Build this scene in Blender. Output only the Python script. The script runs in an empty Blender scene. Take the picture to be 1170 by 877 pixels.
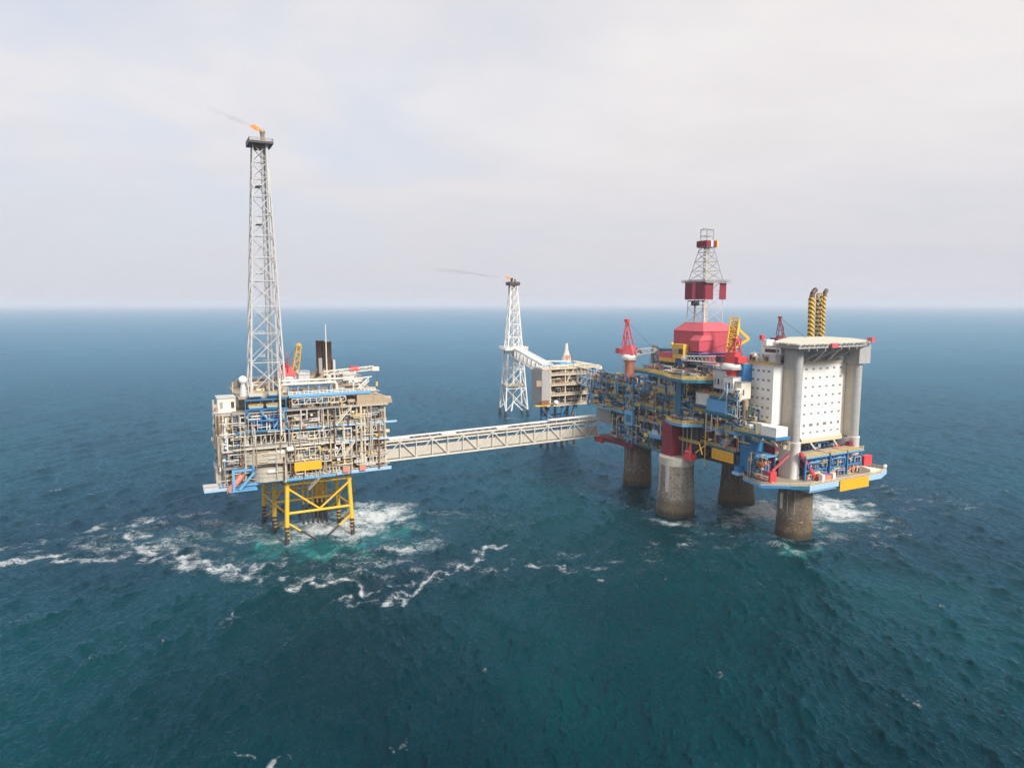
import bpy, math, random
import numpy as np
from mathutils import Vector, Matrix

scn = bpy.context.scene
COL = scn.collection
R = math.radians

# ------------------------------------------------------------------ frame of the field: every platform shares one grid
A_AX = (0.46, -0.888); B_AX = (0.888, 0.46)
n_ = math.hypot(*A_AX); A_AX = (A_AX[0]/n_, A_AX[1]/n_); B_AX = (-A_AX[1], A_AX[0])
ORG = (81.5, 337.1)
YAW = math.atan2(A_AX[1], A_AX[0])
def world(a, b, z=0.0):
    return Vector((ORG[0]+a*A_AX[0]+b*B_AX[0], ORG[1]+a*A_AX[1]+b*B_AX[1], z))

# ------------------------------------------------------------------ node helpers
def new_mat(name):
    m = bpy.data.materials.new(name); m.use_nodes = True
    nt = m.node_tree; nt.nodes.clear()
    out = nt.nodes.new('ShaderNodeOutputMaterial')
    return m, nt, out
def N(nt, typ, **kw):
    n = nt.nodes.new(typ)
    for k, v in kw.items():
        if k == 'op': n.operation = v
        elif k == 'ins':
            for kk, vv in v.items(): n.inputs[kk].default_value = vv
        else: setattr(n, k, v)
    return n
def L(nt, a, b): nt.links.new(a, b)
def math_n(nt, op, a, b=None, c=None, clamp=False):
    n = nt.nodes.new('ShaderNodeMath'); n.operation = op; n.use_clamp = clamp
    for i, x in enumerate((a, b, c)):
        if x is None: continue
        if isinstance(x, (int, float)): n.inputs[i].default_value = x
        else: nt.links.new(x, n.inputs[i])
    return n.outputs[0]
def mixc(nt, fac, a, b):
    n = nt.nodes.new('ShaderNodeMix'); n.data_type = 'RGBA'
    for s, x in ((n.inputs[0], fac), (n.inputs[6], a), (n.inputs[7], b)):
        if isinstance(x, (int, float)): s.default_value = x
        elif isinstance(x, tuple): s.default_value = (*x, 1) if len(x) == 3 else x
        else: nt.links.new(x, s)
    return n.outputs[2]
def noise(nt, vec, scale, detail=4, rough=0.55, dist=0.0):
    n = nt.nodes.new('ShaderNodeTexNoise'); n.inputs['Scale'].default_value = scale
    n.inputs['Detail'].default_value = detail; n.inputs['Roughness'].default_value = rough
    n.inputs['Distortion'].default_value = dist
    if vec is not None: nt.links.new(vec, n.inputs['Vector'])
    return n.outputs['Fac']
def smooth(nt, x, lo, hi, o0=0.0, o1=1.0):
    n = nt.nodes.new('ShaderNodeMapRange'); n.interpolation_type = 'SMOOTHSTEP'
    n.inputs['From Min'].default_value = lo; n.inputs['From Max'].default_value = hi
    n.inputs['To Min'].default_value = o0; n.inputs['To Max'].default_value = o1
    nt.links.new(x, n.inputs['Value']); return n.outputs[0]
def geo_pos(nt): return nt.nodes.new('ShaderNodeNewGeometry').outputs['Position']
def scaled(nt, vec, s):
    n = nt.nodes.new('ShaderNodeMapping'); n.inputs['Scale'].default_value = s
    nt.links.new(vec, n.inputs['Vector']); return n.outputs[0]

MATS = {}
def paint(name, rgb, rough=0.55, metal=0.0, grime=0.35, rust=0.12, scale=0.9):
    """weathered paint: blotchy fading, vertical dirt runs, some rust"""
    m, nt, out = new_mat(name)
    p = nt.nodes.new('ShaderNodeBsdfPrincipled')
    pos = geo_pos(nt)
    n1 = noise(nt, pos, scale*0.35, 5)
    runs = noise(nt, scaled(nt, pos, (1.6, 1.6, 0.12)), 1.0, 4)
    dirt = math_n(nt, 'MULTIPLY', smooth(nt, runs, 0.45, 0.75), grime)
    dark = tuple(c*0.35+0.012 for c in rgb)
    c = mixc(nt, dirt, rgb, dark)
    c = mixc(nt, math_n(nt, 'MULTIPLY', smooth(nt, n1, 0.35, 0.7), 0.22), c, tuple(min(1, v*1.25+0.01) for v in rgb))
    rs = noise(nt, scaled(nt, pos, (1, 1, 0.35)), 1.7, 6, 0.65)
    c = mixc(nt, math_n(nt, 'MULTIPLY', smooth(nt, rs, 0.60, 0.70), min(1.0, rust*4)), c, (0.16, 0.07, 0.03))
    L(nt, c, p.inputs['Base Color'])
    p.inputs['Roughness'].default_value = rough; p.inputs['Metallic'].default_value = metal
    L(nt, p.outputs[0], out.inputs[0])
    MATS[name] = m; return m

paint('white', (0.80, 0.78, 0.74), grime=0.18, rust=0.05)
paint('wall_white', (0.84, 0.82, 0.78), grime=0.12, rust=0.015, scale=0.4)
paint('offwhite', (0.74, 0.68, 0.57), grime=0.22, rust=0.06)
paint('cream', (0.68, 0.57, 0.40), grime=0.25, rust=0.06)
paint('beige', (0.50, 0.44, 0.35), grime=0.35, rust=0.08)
paint('bridge_paint', (0.70, 0.64, 0.55), grime=0.25, rust=0.05)
paint('screen_grey', (0.55, 0.50, 0.43), grime=0.3, rust=0.04)
paint('tan', (0.40, 0.31, 0.21), grime=0.35, rust=0.12)
paint('grey', (0.33, 0.32, 0.31), grime=0.35, rust=0.06)
paint('silver', (0.42, 0.41, 0.40), grime=0.30, rust=0.05, rough=0.45)
paint('lightgrey', (0.55, 0.54, 0.53), grime=0.2, rust=0.04)
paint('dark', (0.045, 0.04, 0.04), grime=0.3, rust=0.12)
paint('brown', (0.13, 0.075, 0.05), grime=0.4, rust=0.2)
paint('blue', (0.03, 0.21, 0.47), grime=0.25, rust=0.05)
paint('skyblue', (0.13, 0.38, 0.65), grime=0.2, rust=0.04)
paint('paleblue', (0.36, 0.55, 0.78), grime=0.2, rust=0.05)
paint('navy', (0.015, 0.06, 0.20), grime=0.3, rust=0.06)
paint('teal', (0.012, 0.15, 0.24), grime=0.3, rust=0.06)
paint('yellow', (0.78, 0.47, 0.06), grime=0.2, rust=0.06)
paint('jacket_yellow', (0.88, 0.50, 0.02), grime=0.22, rust=0.07)
paint('rail_yellow', (0.66, 0.47, 0.13), grime=0.15, rust=0.05)
paint('red', (0.62, 0.05, 0.055), grime=0.15, rust=0.0)
paint('pinkred', (0.60, 0.10, 0.125), grime=0.12, rust=0.0, scale=0.4)
paint('maroon', (0.20, 0.010, 0.028), grime=0.3, rust=0.03)
paint('orange', (0.78, 0.20, 0.06), grime=0.12, rust=0.0)
paint('salmon', (0.70, 0.24, 0.15), grime=0.15, rust=0.03)
paint('sign_orange', (0.88, 0.42, 0.015), grime=0.06, rust=0.0, rough=0.5)
paint('rust', (0.24, 0.11, 0.05), grime=0.4, rust=0.3)
paint('green', (0.05, 0.22, 0.13), grime=0.2)
paint('purple', (0.17, 0.13, 0.42), grime=0.1, rust=0.0)
paint('window_glass', (0.13, 0.135, 0.15), rough=0.12, grime=0.05, rust=0.0)
paint('glass', (0.035, 0.045, 0.06), rough=0.12, grime=0.05, rust=0.0)
paint('deckplate', (0.36, 0.31, 0.23), grime=0.45, rust=0.15, rough=0.8)
paint('helideck_top', (0.60, 0.57, 0.46), grime=0.25, rust=0.04, rough=0.85)

def concrete(name, top, low):
    """slip-formed shaft: lift lines, patch marks, brown stained splash zone with barnacle-pale flecks"""
    m, nt, out = new_mat(name)
    p = nt.nodes.new('ShaderNodeBsdfPrincipled'); p.inputs['Roughness'].default_value = 0.88
    pos = geo_pos(nt); sep = nt.nodes.new('ShaderNodeSeparateXYZ'); L(nt, pos, sep.inputs[0]); z = sep.outputs[2]
    big = noise(nt, scaled(nt, pos, (0.25, 0.25, 0.09)), 1.0, 6, 0.6)
    run = noise(nt, scaled(nt, pos, (0.9, 0.9, 0.05)), 1.0, 5, 0.6)
    c = mixc(nt, smooth(nt, big, 0.35, 0.68), top, tuple(v*0.55 for v in top))
    c = mixc(nt, math_n(nt, 'MULTIPLY', smooth(nt, run, 0.5, 0.72), 0.5), c, (0.07, 0.06, 0.05))
    lift = math_n(nt, 'PINGPONG', math_n(nt, 'ADD', z, math_n(nt, 'MULTIPLY', big, 0.5)), 1.1)
    c = mixc(nt, math_n(nt, 'MULTIPLY', smooth(nt, lift, 0.0, 0.16, 1, 0), 0.35), c, (0.05, 0.045, 0.04))
    zz = math_n(nt, 'ADD', z, math_n(nt, 'MULTIPLY', math_n(nt, 'SUBTRACT', run, 0.5), 7.0))
    c = mixc(nt, smooth(nt, zz, 6.5, 10.5, 0.92, 0), c, low)
    spk = noise(nt, pos, 0.8, 6, 0.75)
    c = mixc(nt, math_n(nt, 'MULTIPLY', smooth(nt, spk, 0.47, 0.58), 0.65), c, tuple(v*0.3 for v in top))
    fl = noise(nt, pos, 1.3, 3, 0.6)
    band = math_n(nt, 'MULTIPLY', smooth(nt, z, 6.0, 8.5), smooth(nt, z, 10.5, 16.0, 1, 0.0))
    c = mixc(nt, math_n(nt, 'MULTIPLY', smooth(nt, fl, 0.63, 0.67), band), c, (0.62, 0.58, 0.50))
    fl2 = noise(nt, pos, 0.9, 3, 0.6)
    c = mixc(nt, math_n(nt, 'MULTIPLY', smooth(nt, fl2, 0.68, 0.71), 0.8), c, (0.55, 0.52, 0.45))
    c = mixc(nt, math_n(nt, 'MULTIPLY', smooth(nt, zz, 1.5, 4.2, 1, 0), 0.85), c, (0.035, 0.030, 0.018))
    L(nt, c, p.inputs['Base Color'])
    b = nt.nodes.new('ShaderNodeBump'); b.inputs['Strength'].default_value = 0.5; b.inputs['Distance'].default_value = 0.4
    L(nt, noise(nt, pos, 1.2, 6), b.inputs['Height']); L(nt, b.outputs[0], p.inputs['Normal'])
    L(nt, p.outputs[0], out.inputs[0]); MATS[name] = m
concrete('concrete_brown', (0.23, 0.175, 0.12), (0.135, 0.09, 0.045))
concrete('concrete_pale', (0.40, 0.355, 0.29), (0.12, 0.09, 0.055))

def striped(name, c1, c2, period, slope):
    m, nt, out = new_mat(name); p = nt.nodes.new('ShaderNodeBsdfPrincipled')
    tc = nt.nodes.new('ShaderNodeTexCoord'); sep = nt.nodes.new('ShaderNodeSeparateXYZ'); L(nt, tc.outputs['Object'], sep.inputs[0])
    u = math_n(nt, 'ADD', sep.outputs[2], math_n(nt, 'MULTIPLY', sep.outputs[1], slope))
    f = math_n(nt, 'GREATER_THAN', math_n(nt, 'FRACT', math_n(nt, 'DIVIDE', u, period)), 0.58)
    L(nt, mixc(nt, f, c1, c2), p.inputs['Base Color']); p.inputs['Roughness'].default_value = 0.5
    L(nt, p.outputs[0], out.inputs[0]); MATS[name] = m
striped('hazard', (0.80, 0.50, 0.05), (0.03, 0.028, 0.03), 2.3, 0.9)

def panelled(name, rgb, px):
    """ribbed sheet cladding with panel joints"""
    m, nt, out = new_mat(name); p = nt.nodes.new('ShaderNodeBsdfPrincipled'); p.inputs['Roughness'].default_value = 0.55
    tc = nt.nodes.new('ShaderNodeTexCoord'); sep = nt.nodes.new('ShaderNodeSeparateXYZ'); L(nt, tc.outputs['Object'], sep.inputs[0])
    u = math_n(nt, 'ADD', sep.outputs[0], sep.outputs[1])
    j = smooth(nt, math_n(nt, 'PINGPONG', u, px/2), 0.0, 0.16, 1, 0)
    n1 = noise(nt, scaled(nt, geo_pos(nt), (0.5, 0.5, 0.12)), 1.0, 5)
    c = mixc(nt, math_n(nt, 'MULTIPLY', smooth(nt, n1, 0.4, 0.75), 0.3), rgb, tuple(v*0.55 for v in rgb))
    c = mixc(nt, math_n(nt, 'MULTIPLY', j, 0.4), c, tuple(v*0.4 for v in rgb))
    L(nt, c, p.inputs['Base Color']); L(nt, p.outputs[0], out.inputs[0]); MATS[name] = m
def storeys(name, rgb):
    """painted steel wall: storey seams, panel joints, faint rust weeps"""
    m, nt, out = new_mat(name); p = nt.nodes.new('ShaderNodeBsdfPrincipled'); p.inputs['Roughness'].default_value = 0.5
    tc = nt.nodes.new('ShaderNodeTexCoord'); sep = nt.nodes.new('ShaderNodeSeparateXYZ'); L(nt, tc.outputs['Object'], sep.inputs[0])
    u = math_n(nt, 'ADD', sep.outputs[0], sep.outputs[1])
    j1 = smooth(nt, math_n(nt, 'PINGPONG', u, 1.19), 0.0, 0.09, 1, 0)
    j2 = smooth(nt, math_n(nt, 'PINGPONG', math_n(nt, 'ADD', sep.outputs[2], 0.4), 2.1), 0.0, 0.10, 1, 0)
    run = noise(nt, scaled(nt, geo_pos(nt), (1.3, 1.3, 0.06)), 1.0, 5)
    blot = noise(nt, geo_pos(nt), 0.16, 4)
    c = mixc(nt, math_n(nt, 'MULTIPLY', smooth(nt, blot, 0.4, 0.7), 0.16), rgb, tuple(v*0.8 for v in rgb))
    c = mixc(nt, math_n(nt, 'MULTIPLY', math_n(nt, 'MAXIMUM', math_n(nt, 'MULTIPLY', j1, 0.5), j2), 0.22), c, (0.25, 0.23, 0.2))
    c = mixc(nt, math_n(nt, 'MULTIPLY', smooth(nt, run, 0.56, 0.75), 0.30), c, (0.42, 0.30, 0.18))
    L(nt, c, p.inputs['Base Color']); L(nt, p.outputs[0], out.inputs[0]); MATS[name] = m
storeys('storey_white', (0.85, 0.83, 0.79))
panelled('clad_red', (0.53, 0.075, 0.105), 3.6)
panelled('clad_maroon', (0.24, 0.014, 0.035), 2.4)
panelled('clad_beige', (0.50, 0.45, 0.37), 2.5)
panelled('clad_silver', (0.40, 0.385, 0.375), 2.2)

# ------------------------------------------------------------------ camera, light, sky
cam = bpy.data.cameras.new('camera'); cam_o = bpy.data.objects.new('camera', cam); COL.objects.link(cam_o)
cam.sensor_width = 36; cam.lens = 24.0; cam.clip_start = 1; cam.clip_end = 200000
cam_o.location = (0, 0, 105); cam_o.rotation_euler = (R(90-6.69), 0, 0)
scn.camera = cam_o

SUN_EL, SUN_AZ = 36.0, 140.0          # azimuth clockwise from +Y
sd = Vector((math.sin(R(SUN_AZ))*math.cos(R(SUN_EL)), math.cos(R(SUN_AZ))*math.cos(R(SUN_EL)), math.sin(R(SUN_EL))))
sun = bpy.data.lights.new('sun', 'SUN'); sun.energy = 2.3; sun.angle = R(14); sun.color = (1.0, 0.95, 0.87)
sun_o = bpy.data.objects.new('sun', sun); COL.objects.link(sun_o)
sun_o.rotation_euler = sd.to_track_quat('Z', 'Y').to_euler()

wd = bpy.data.worlds.new('World'); scn.world = wd; wd.use_nodes = True
nt = wd.node_tree; nt.nodes.clear()
wo = nt.nodes.new('ShaderNodeOutputWorld'); bg = nt.nodes.new('ShaderNodeBackground'); bg.inputs[1].default_value = 0.07
sky = nt.nodes.new('ShaderNodeTexSky'); sky.sky_type = 'NISHITA'; sky.sun_disc = False
sky.sun_elevation = R(SUN_EL); sky.sun_rotation = R(SUN_AZ)
tc = nt.nodes.new('ShaderNodeTexCoord'); sp = nt.nodes.new('ShaderNodeSeparateXYZ'); L(nt, tc.outputs['Generated'], sp.inputs[0])
zc = math_n(nt, 'MAXIMUM', sp.outputs[2], 0.0)
den = math_n(nt, 'ADD', zc, 0.16)
cx = math_n(nt, 'DIVIDE', sp.outputs[0], den); cy = math_n(nt, 'DIVIDE', sp.outputs[1], den)
cb = nt.nodes.new('ShaderNodeCombineXYZ'); L(nt, cx, cb.inputs[0]); L(nt, cy, cb.inputs[1])
c1 = noise(nt, scaled(nt, cb.outputs[0], (1.0, 1.0, 1.0)), 0.75, 5, 0.52, 0.5)
c2 = noise(nt, scaled(nt, cb.outputs[0], (1.0, 1.6, 1.0)), 1.9, 5, 0.5, 0.3)
CK = 6.1
cloud = mixc(nt, smooth(nt, c2, 0.30, 0.72), (CK*1.0, CK*0.96, CK*0.97), (CK*1.06, CK*1.02, CK*1.02))
# thinner cloud, so bluer light, towards the left of the view
side = smooth(nt, sp.outputs[0], -0.75, 0.35, 0.22, 0.0)
thin = math_n(nt, 'MULTIPLY', smooth(nt, math_n(nt, 'SUBTRACT', math_n(nt, 'ADD', c1, side), 0.0), 0.46, 0.80), 0.62)
blue = mixc(nt, 0.45, (CK*0.90, CK*0.97, CK*1.12), sky.outputs[0])
col = mixc(nt, thin, cloud, blue)
hz = smooth(nt, zc, 0.0, 0.30, 1, 0)
col = mixc(nt, math_n(nt, 'MULTIPLY', hz, 0.75), col, (CK*0.74, CK*0.74, CK*0.82))
L(nt, col, bg.inputs[0]); L(nt, bg.outputs[0], wo.inputs[0])

vs = scn.view_settings
scn.display_settings.display_device = 'sRGB'
vs.view_transform = 'Standard'; vs.look = 'None'; vs.gamma = 1; vs.use_curve_mapping = False; vs.exposure = 0.98
cy_ = scn.cycles
cy_.use_denoising = True
try: cy_.denoiser = 'OPENIMAGEDENOISE'
except Exception: pass
cy_.use_adaptive_sampling = True; cy_.adaptive_threshold = 0.02
cy_.max_bounces = 6; cy_.diffuse_bounces = 2; cy_.glossy_bounces = 3; cy_.transmission_bounces = 2
cy_.volume_bounces = 2; cy_.transparent_max_bounces = 12; cy_.caustics_reflective = False; cy_.caustics_refractive = False
cy_.sample_clamp_indirect = 4

def tag(o, label=None, cat=None, group=None, kind=None):
    if label: o['label'] = label
    if cat: o['category'] = cat
    if group: o['group'] = group
    if kind: o['kind'] = kind
    return o

# ------------------------------------------------------------------ sea
def wave_tile(n, size, seed, wdir, kpeak, kmax, spread=1.5):
    rng = np.random.default_rng(seed)
    k = np.fft.fftfreq(n, d=size/n)*2*np.pi
    kx, ky = np.meshgrid(k, k, indexing='ij')
    kk = np.sqrt(kx**2+ky**2); kk[0, 0] = 1e9
    c = np.abs(kx*math.cos(wdir)+ky*math.sin(wdir))/kk
    S = kk**-3.6*np.exp(-(kpeak/kk)**2)*np.exp(-(kk/kmax)**2)*(0.06+c**(2*spread))
    S[0, 0] = 0
    h = np.fft.ifft2((rng.normal(size=(n, n))+1j*rng.normal(size=(n, n)))*np.sqrt(S)).real
    return h/h.std()
def sample(tile, size, x, y):
    n = tile.shape[0]
    fx = (x/size*n) % n; fy = (y/size*n) % n
    i = fx.astype(int); j = fy.astype(int); fx -= i; fy -= j
    i %= n; j %= n; i1 = (i+1) % n; j1 = (j+1) % n
    return (tile[i, j]*(1-fx)+tile[i1, j]*fx)*(1-fy)+(tile[i, j1]*(1-fx)+tile[i1, j1]*fx)*fy

ang = np.concatenate([np.linspace(-58, 58, 1250), np.linspace(60, 300, 61)])
ang = np.radians(ang); na = len(ang)
rad = [2, 30, 60, 85, 100]
while rad[-1] < 1600: rad.append(rad[-1]*1.0042)
gr = 1.0042
while rad[-1] < 60000:
    gr = min(1.06, 1+(gr-1)*1.06); rad.append(rad[-1]*gr)
rad = np.array(rad); nr = len(rad)
RR, AA = np.meshgrid(rad, ang, indexing='ij')
X = RR*np.sin(AA); Y = RR*np.cos(AA)
t1 = wave_tile(512, 470.0, 3, R(176), 2*math.pi/27, 2*math.pi/6.5, 1.6)
t2 = wave_tile(512, 131.0, 8, R(212), 2*math.pi/6.0, 2*math.pi/1.1, 2.0)
xr, yr = X*math.cos(0.5)-Y*math.sin(0.5), X*math.sin(0.5)+Y*math.cos(0.5)
f1 = np.clip((1500-RR)/1150, 0, 1)**1.3; f2 = np.clip((760-RR)/520, 0, 1)
w1 = sample(t1, 470.0, X, Y); w2 = sample(t2, 131.0, xr, yr)
gust = 0.75+0.25*np.sin(X/190+1.3)*np.cos(Y/240+0.4*np.sin(X/120))
w1 = w1+0.16*(w1**2-1); w2 = w2+0.20*(w2**2-1)                     # peakier crests
Z = 0.31*w1*f1+0.21*w2*f2*(gust+0.12*w1)
inner = RR < 99; Z[inner] = 0

def seg_dist(px, py, pts):
    d = np.full(px.shape, 1e9)
    for (x0, y0), (x1, y1) in zip(pts[:-1], pts[1:]):
        dx, dy = x1-x0, y1-y0; l2 = dx*dx+dy*dy
        t = np.clip(((px-x0)*dx+(py-y0)*dy)/l2, 0, 1)
        d = np.minimum(d, np.hypot(px-x0-t*dx, py-y0-t*dy))
    return d
near = (RR > 100) & (RR < 800)
px, py = X[near], Y[near]
# the streaks wander with the surface currents
wx = 5.0*sample(t1, 470.0, px*1.3+50, py*1.3); wy = 5.0*sample(t1, 470.0, px*1.3, py*1.3+90)
STREAKS = [ (6.1, 0.71, [(-208.9, 268.2), (-199.4, 274.0), (-184.0, 271.1), (-165.3, 275.0), (-163.0, 289.6)]),
 (5.7, 0.66, [(-196.7, 308.3), (-181.5, 318.5), (-173.3, 332.2), (-152.6, 335.1)]),
 (6.1, 0.81, [(-171.9, 301.0), (-163.0, 289.6), (-145.8, 274.0), (-132.4, 271.1), (-119.0, 261.7), (-107.8, 255.5), (-99.0, 251.3)]),
 (4.2, 0.57, [(-179.6, 312.0), (-166.8, 303.4), (-161.5, 289.6), (-151.0, 279.0)]),
 (4.8, 0.52, [(-222.5, 286.3), (-211.8, 292.9), (-202.5, 291.8)]),
 (3.8, 0.76, [(-103.0, 251.3), (-99.9, 255.5), (-97.6, 266.3)]),
 (3.8, 0.81, [(-79.7, 243.2), (-74.8, 248.8), (-68.4, 249.6), (-61.6, 246.3), (-55.3, 243.2)]),
 (1.9, 0.71, [(-55.3, 243.2), (-47.3, 243.9), (-39.6, 247.1)]),
 (3.6, 0.76, [(-40.1, 229.7), (-36.4, 240.8), (-32.7, 249.6), (-29.2, 257.3), (-19.4, 264.4), (-12.8, 276.0), (-7.0, 294.1)]),
 (2.5, 0.57, [(-63.2, 229.7), (-51.8, 234.1), (-40.1, 229.7)]),
 (3.0, 0.66, [(-78.9, 251.3), (-69.3, 259.9), (-59.9, 256.4), (-56.6, 271.1), (-61.2, 279.0)]),
 (2.8, 0.71, [(9.5, 265.4), (17.6, 263.5), (24.2, 259.0)]),
 (2.3, 0.57, [(-1.8, 269.1), (5.4, 273.0)]),
 (2.3, 0.52, [(18.7, 275.0), (27.7, 278.0)]),
 (2.3, 0.57, [(32.9, 248.8), (35.9, 246.3)]),
 (1.1, 0.57, [(-64.3, 147.0), (-60.3, 145.5), (-56.2, 147.0)]),
 (2.8, 0.71, [(66.7, 344.0), (72.9, 345.6)]),
 (2.7, 0.57, [(65.2, 285.3), (73.0, 289.6), (81.3, 291.8)]),
 (3.4, 0.47, [(92.8, 326.6), (98.5, 303.4), (109.7, 301.0)]),
 (1.9, 0.47, [(90.6, 251.3), (94.2, 247.1)]),
 (4.2, 0.47, [(-158.8, 315.9), (-139.6, 301.0), (-131.8, 308.3)]),
 (3.8, 0.47, [(-142.0, 297.5), (-127.4, 286.3), (-118.5, 283.2)]),
 (3.0, 0.47, [(-55.1, 286.3), (-41.5, 271.1), (-36.0, 257.3)]),
 (3.8, 0.47, [(-50.0, 329.4), (-35.5, 315.9), (-27.4, 318.5)]),
 (5.7, 0.43, [(156.7, 315.9), (165.6, 301.0), (164.2, 271.1)]),
 (2.3, 0.43, [(210.9, 407.0), (223.5, 400.8), (225.8, 377.5)]),
 (2.8, 0.47, [(-217.8, 344.0), (-206.8, 348.7)]),
 (2.8, 0.43, [(-227.7, 315.9), (-213.6, 319.8)]),
 (2.8, 0.57, [(-153.1, 360.0), (-152.4, 373.9)]) ]
PATCHES = [ (0.56, -151.9, 297.5, 50, 30, 0), (0.52, -172.3, 291.8, 45, 24, 0), (0.52, -117.3, 271.1, 40, 22, 0), (0.5, -66.9, 257.3, 40, 16, 0), (0.42, -29.7, 261.7, 34, 18, 0), (0.42, -196.1, 281.1, 40, 16, 0), (1.05, -69.6, 329.4, 26, 30, 0), (0.95, -76.4, 312.0, 22, 26, 0), (0.9, -90.9, 312.0, 28, 24, 0), (0.72, -101.7, 301.0, 22, 20, 0), (0.6, -122.9, 309.5, 30, 26, 0), (0.55, -144.2, 315.9, 26, 22, 0), (0.62, -44.2, 289.6, 24, 20, 0), (0.55, -59.5, 271.1, 30, 22, 0), (1.15, 129.0, 339.5, 16, 26, 0), (1.1, 164.0, 342.5, 24, 30, 0), (0.7, 121.7, 286.3, 16, 8, 0), (0.7, 77.7, 321.1, 16, 8, 0), (0.7, 116.6, 344.0, 18, 8, 0), (0.8, 140.4, 332.2, 26, 24, 0), (0.62, 169.7, 329.4, 26, 34, 0), (0.62, 107.9, 326.6, 20, 26, 0), (0.5, 88.4, 310.7, 20, 16, 0), (0.52, 137.6, 301.0, 34, 18, 0), (0.45, 177.6, 315.9, 26, 26, 0), (0.45, 78.8, 289.6, 30, 14, 0), (0.5, 39.9, 509.9, 14, 18, 0), (0.45, 2.4, 621.5, 16, 22, 0), (0.4, 215.7, 360.0, 50, 40, 0), (0.38, -28.3, 329.4, 60, 30, 0), (0.36, 41.5, 271.1, 60, 22, 0) ]
GREENS = [ (0.8, -80.9, 279.0, 6.5), (0.7, -109.6, 289.6, 6), (0.45, -93.6, 294.1, 12), (0.4, -59.4, 309.5, 12), (0.35, 140.0, 315.9, 12), (0.3, 123.0, 326.6, 10), (0.45, -71.5, 283.2, 6), (0.4, -95.9, 283.2, 8), (0.5, 121.3, 285.3, 6), (0.35, -64.4, 294.1, 7), (0.3, 119.1, 315.9, 8), (0.06, 144.5, 237.0, 26) ]
fo = np.zeros_like(px); tq = np.zeros_like(px)
for w, s, pts in STREAKS:
    d = seg_dist(px+0.55*wx, py+0.55*wy, pts)
    fo = np.maximum(fo, s*np.exp(-(d/w)**2))
for s, x, y, rx, ry, rot in PATCHES:
    ca, sa = math.cos(R(rot)), math.sin(R(rot)); ex, ey = px-x+0.4*wx, py-y+0.4*wy
    u, v = (ex*ca+ey*sa)/rx, (-ex*sa+ey*ca)/ry
    g0 = s*np.exp(-(u*u+v*v)**1.1); fo = np.maximum(fo, g0); tq = np.maximum(tq, 0.75*(np.clip(g0-0.45, 0, 1)))
for s, x, y, r in GREENS:
    tq = np.maximum(tq, s*np.exp(-(((px-x+wx)/r)**2+((py-y+wy)/r)**2)))
crest = np.clip((w1[near]+0.35*w2[near]-3.0)*1.2, 0, 0.55)
FO = np.zeros(X.shape); FO[near] = np.maximum(fo, crest*0.75); TQ = np.zeros(X.shape); TQ[near] = tq
co = np.stack([X, Y, Z], -1).reshape(-1, 3).astype(np.float32)
ii, jj = np.meshgrid(np.arange(nr-1), np.arange(na), indexing='ij')
j2 = (jj+1) % na
quads = np.stack([ii*na+jj, (ii+1)*na+jj, (ii+1)*na+j2, ii*na+j2], -1).reshape(-1, 4)[:, ::-1]
capc = len(co); co = np.vstack([co, [[0, 0, 0]]]).astype(np.float32)
tri = np.stack([np.full(na, capc), (np.arange(na)+1) % na, np.arange(na)], -1)
me = bpy.data.meshes.new('sea')
nv, nq, ntv = len(co), len(quads), len(tri)
me.vertices.add(nv); me.vertices.foreach_set('co', co.ravel())
me.loops.add(nq*4+ntv*3); me.loops.foreach_set('vertex_index', np.concatenate([quads.ravel(), tri.ravel()]).astype(np.int32))
me.polygons.add(nq+ntv)
me.polygons.foreach_set('loop_start', np.concatenate([np.arange(nq)*4, nq*4+np.arange(ntv)*3]).astype(np.int32))
me.polygons.foreach_set('use_smooth', np.ones(nq+ntv, dtype=bool))
at = me.attributes.new('foam', 'FLOAT', 'POINT'); at.data.foreach_set('value', np.append(FO.ravel(), 0).astype(np.float32))
at = me.attributes.new('aeration', 'FLOAT', 'POINT'); at.data.foreach_set('value', np.append(TQ.ravel(), 0).astype(np.float32))
me.update(); me.validate()
sea = bpy.data.objects.new('sea', me); COL.objects.link(sea)
tag(sea, 'choppy deep teal open sea with white foam streaks reaching to the horizon', 'sea', kind='structure')

m, nt, out = new_mat('sea_water')
pos = geo_pos(nt)
fa = N(nt, 'ShaderNodeAttribute', attribute_name='foam').outputs['Fac']
ta = N(nt, 'ShaderNodeAttribute', attribute_name='aeration').outputs['Fac']
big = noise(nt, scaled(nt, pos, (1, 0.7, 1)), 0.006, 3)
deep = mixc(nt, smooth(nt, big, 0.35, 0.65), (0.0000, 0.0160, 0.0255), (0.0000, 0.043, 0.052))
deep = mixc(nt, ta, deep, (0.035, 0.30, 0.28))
# lace-like foam: ridged noise at two scales gives torn filaments, finer noise breaks them up
def ridge(scale, stretch, dist, width):
    n = noise(nt, scaled(nt, pos, stretch), scale, 6, 0.62, dist)
    return math_n(nt, 'SUBTRACT', 1.0, math_n(nt, 'MULTIPLY', math_n(nt, 'ABSOLUTE', math_n(nt, 'SUBTRACT', n, 0.5)), width), clamp=True)
r1 = ridge(0.16, (0.75, 1.0, 1), 1.4, 7.0); r2 = ridge(0.55, (0.8, 1.0, 1), 1.0, 6.0); r3 = noise(nt, pos, 1.5, 6, 0.72, 0.6); r4 = noise(nt, scaled(nt, pos, (0.7, 1.1, 1)), 0.11, 3)
v = math_n(nt, 'ADD', math_n(nt, 'MULTIPLY', r1, 0.42), math_n(nt, 'MULTIPLY', r2, 0.30))
v = math_n(nt, 'ADD', v, math_n(nt, 'MULTIPLY', math_n(nt, 'SUBTRACT', r3, 0.5), 1.35))
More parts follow.
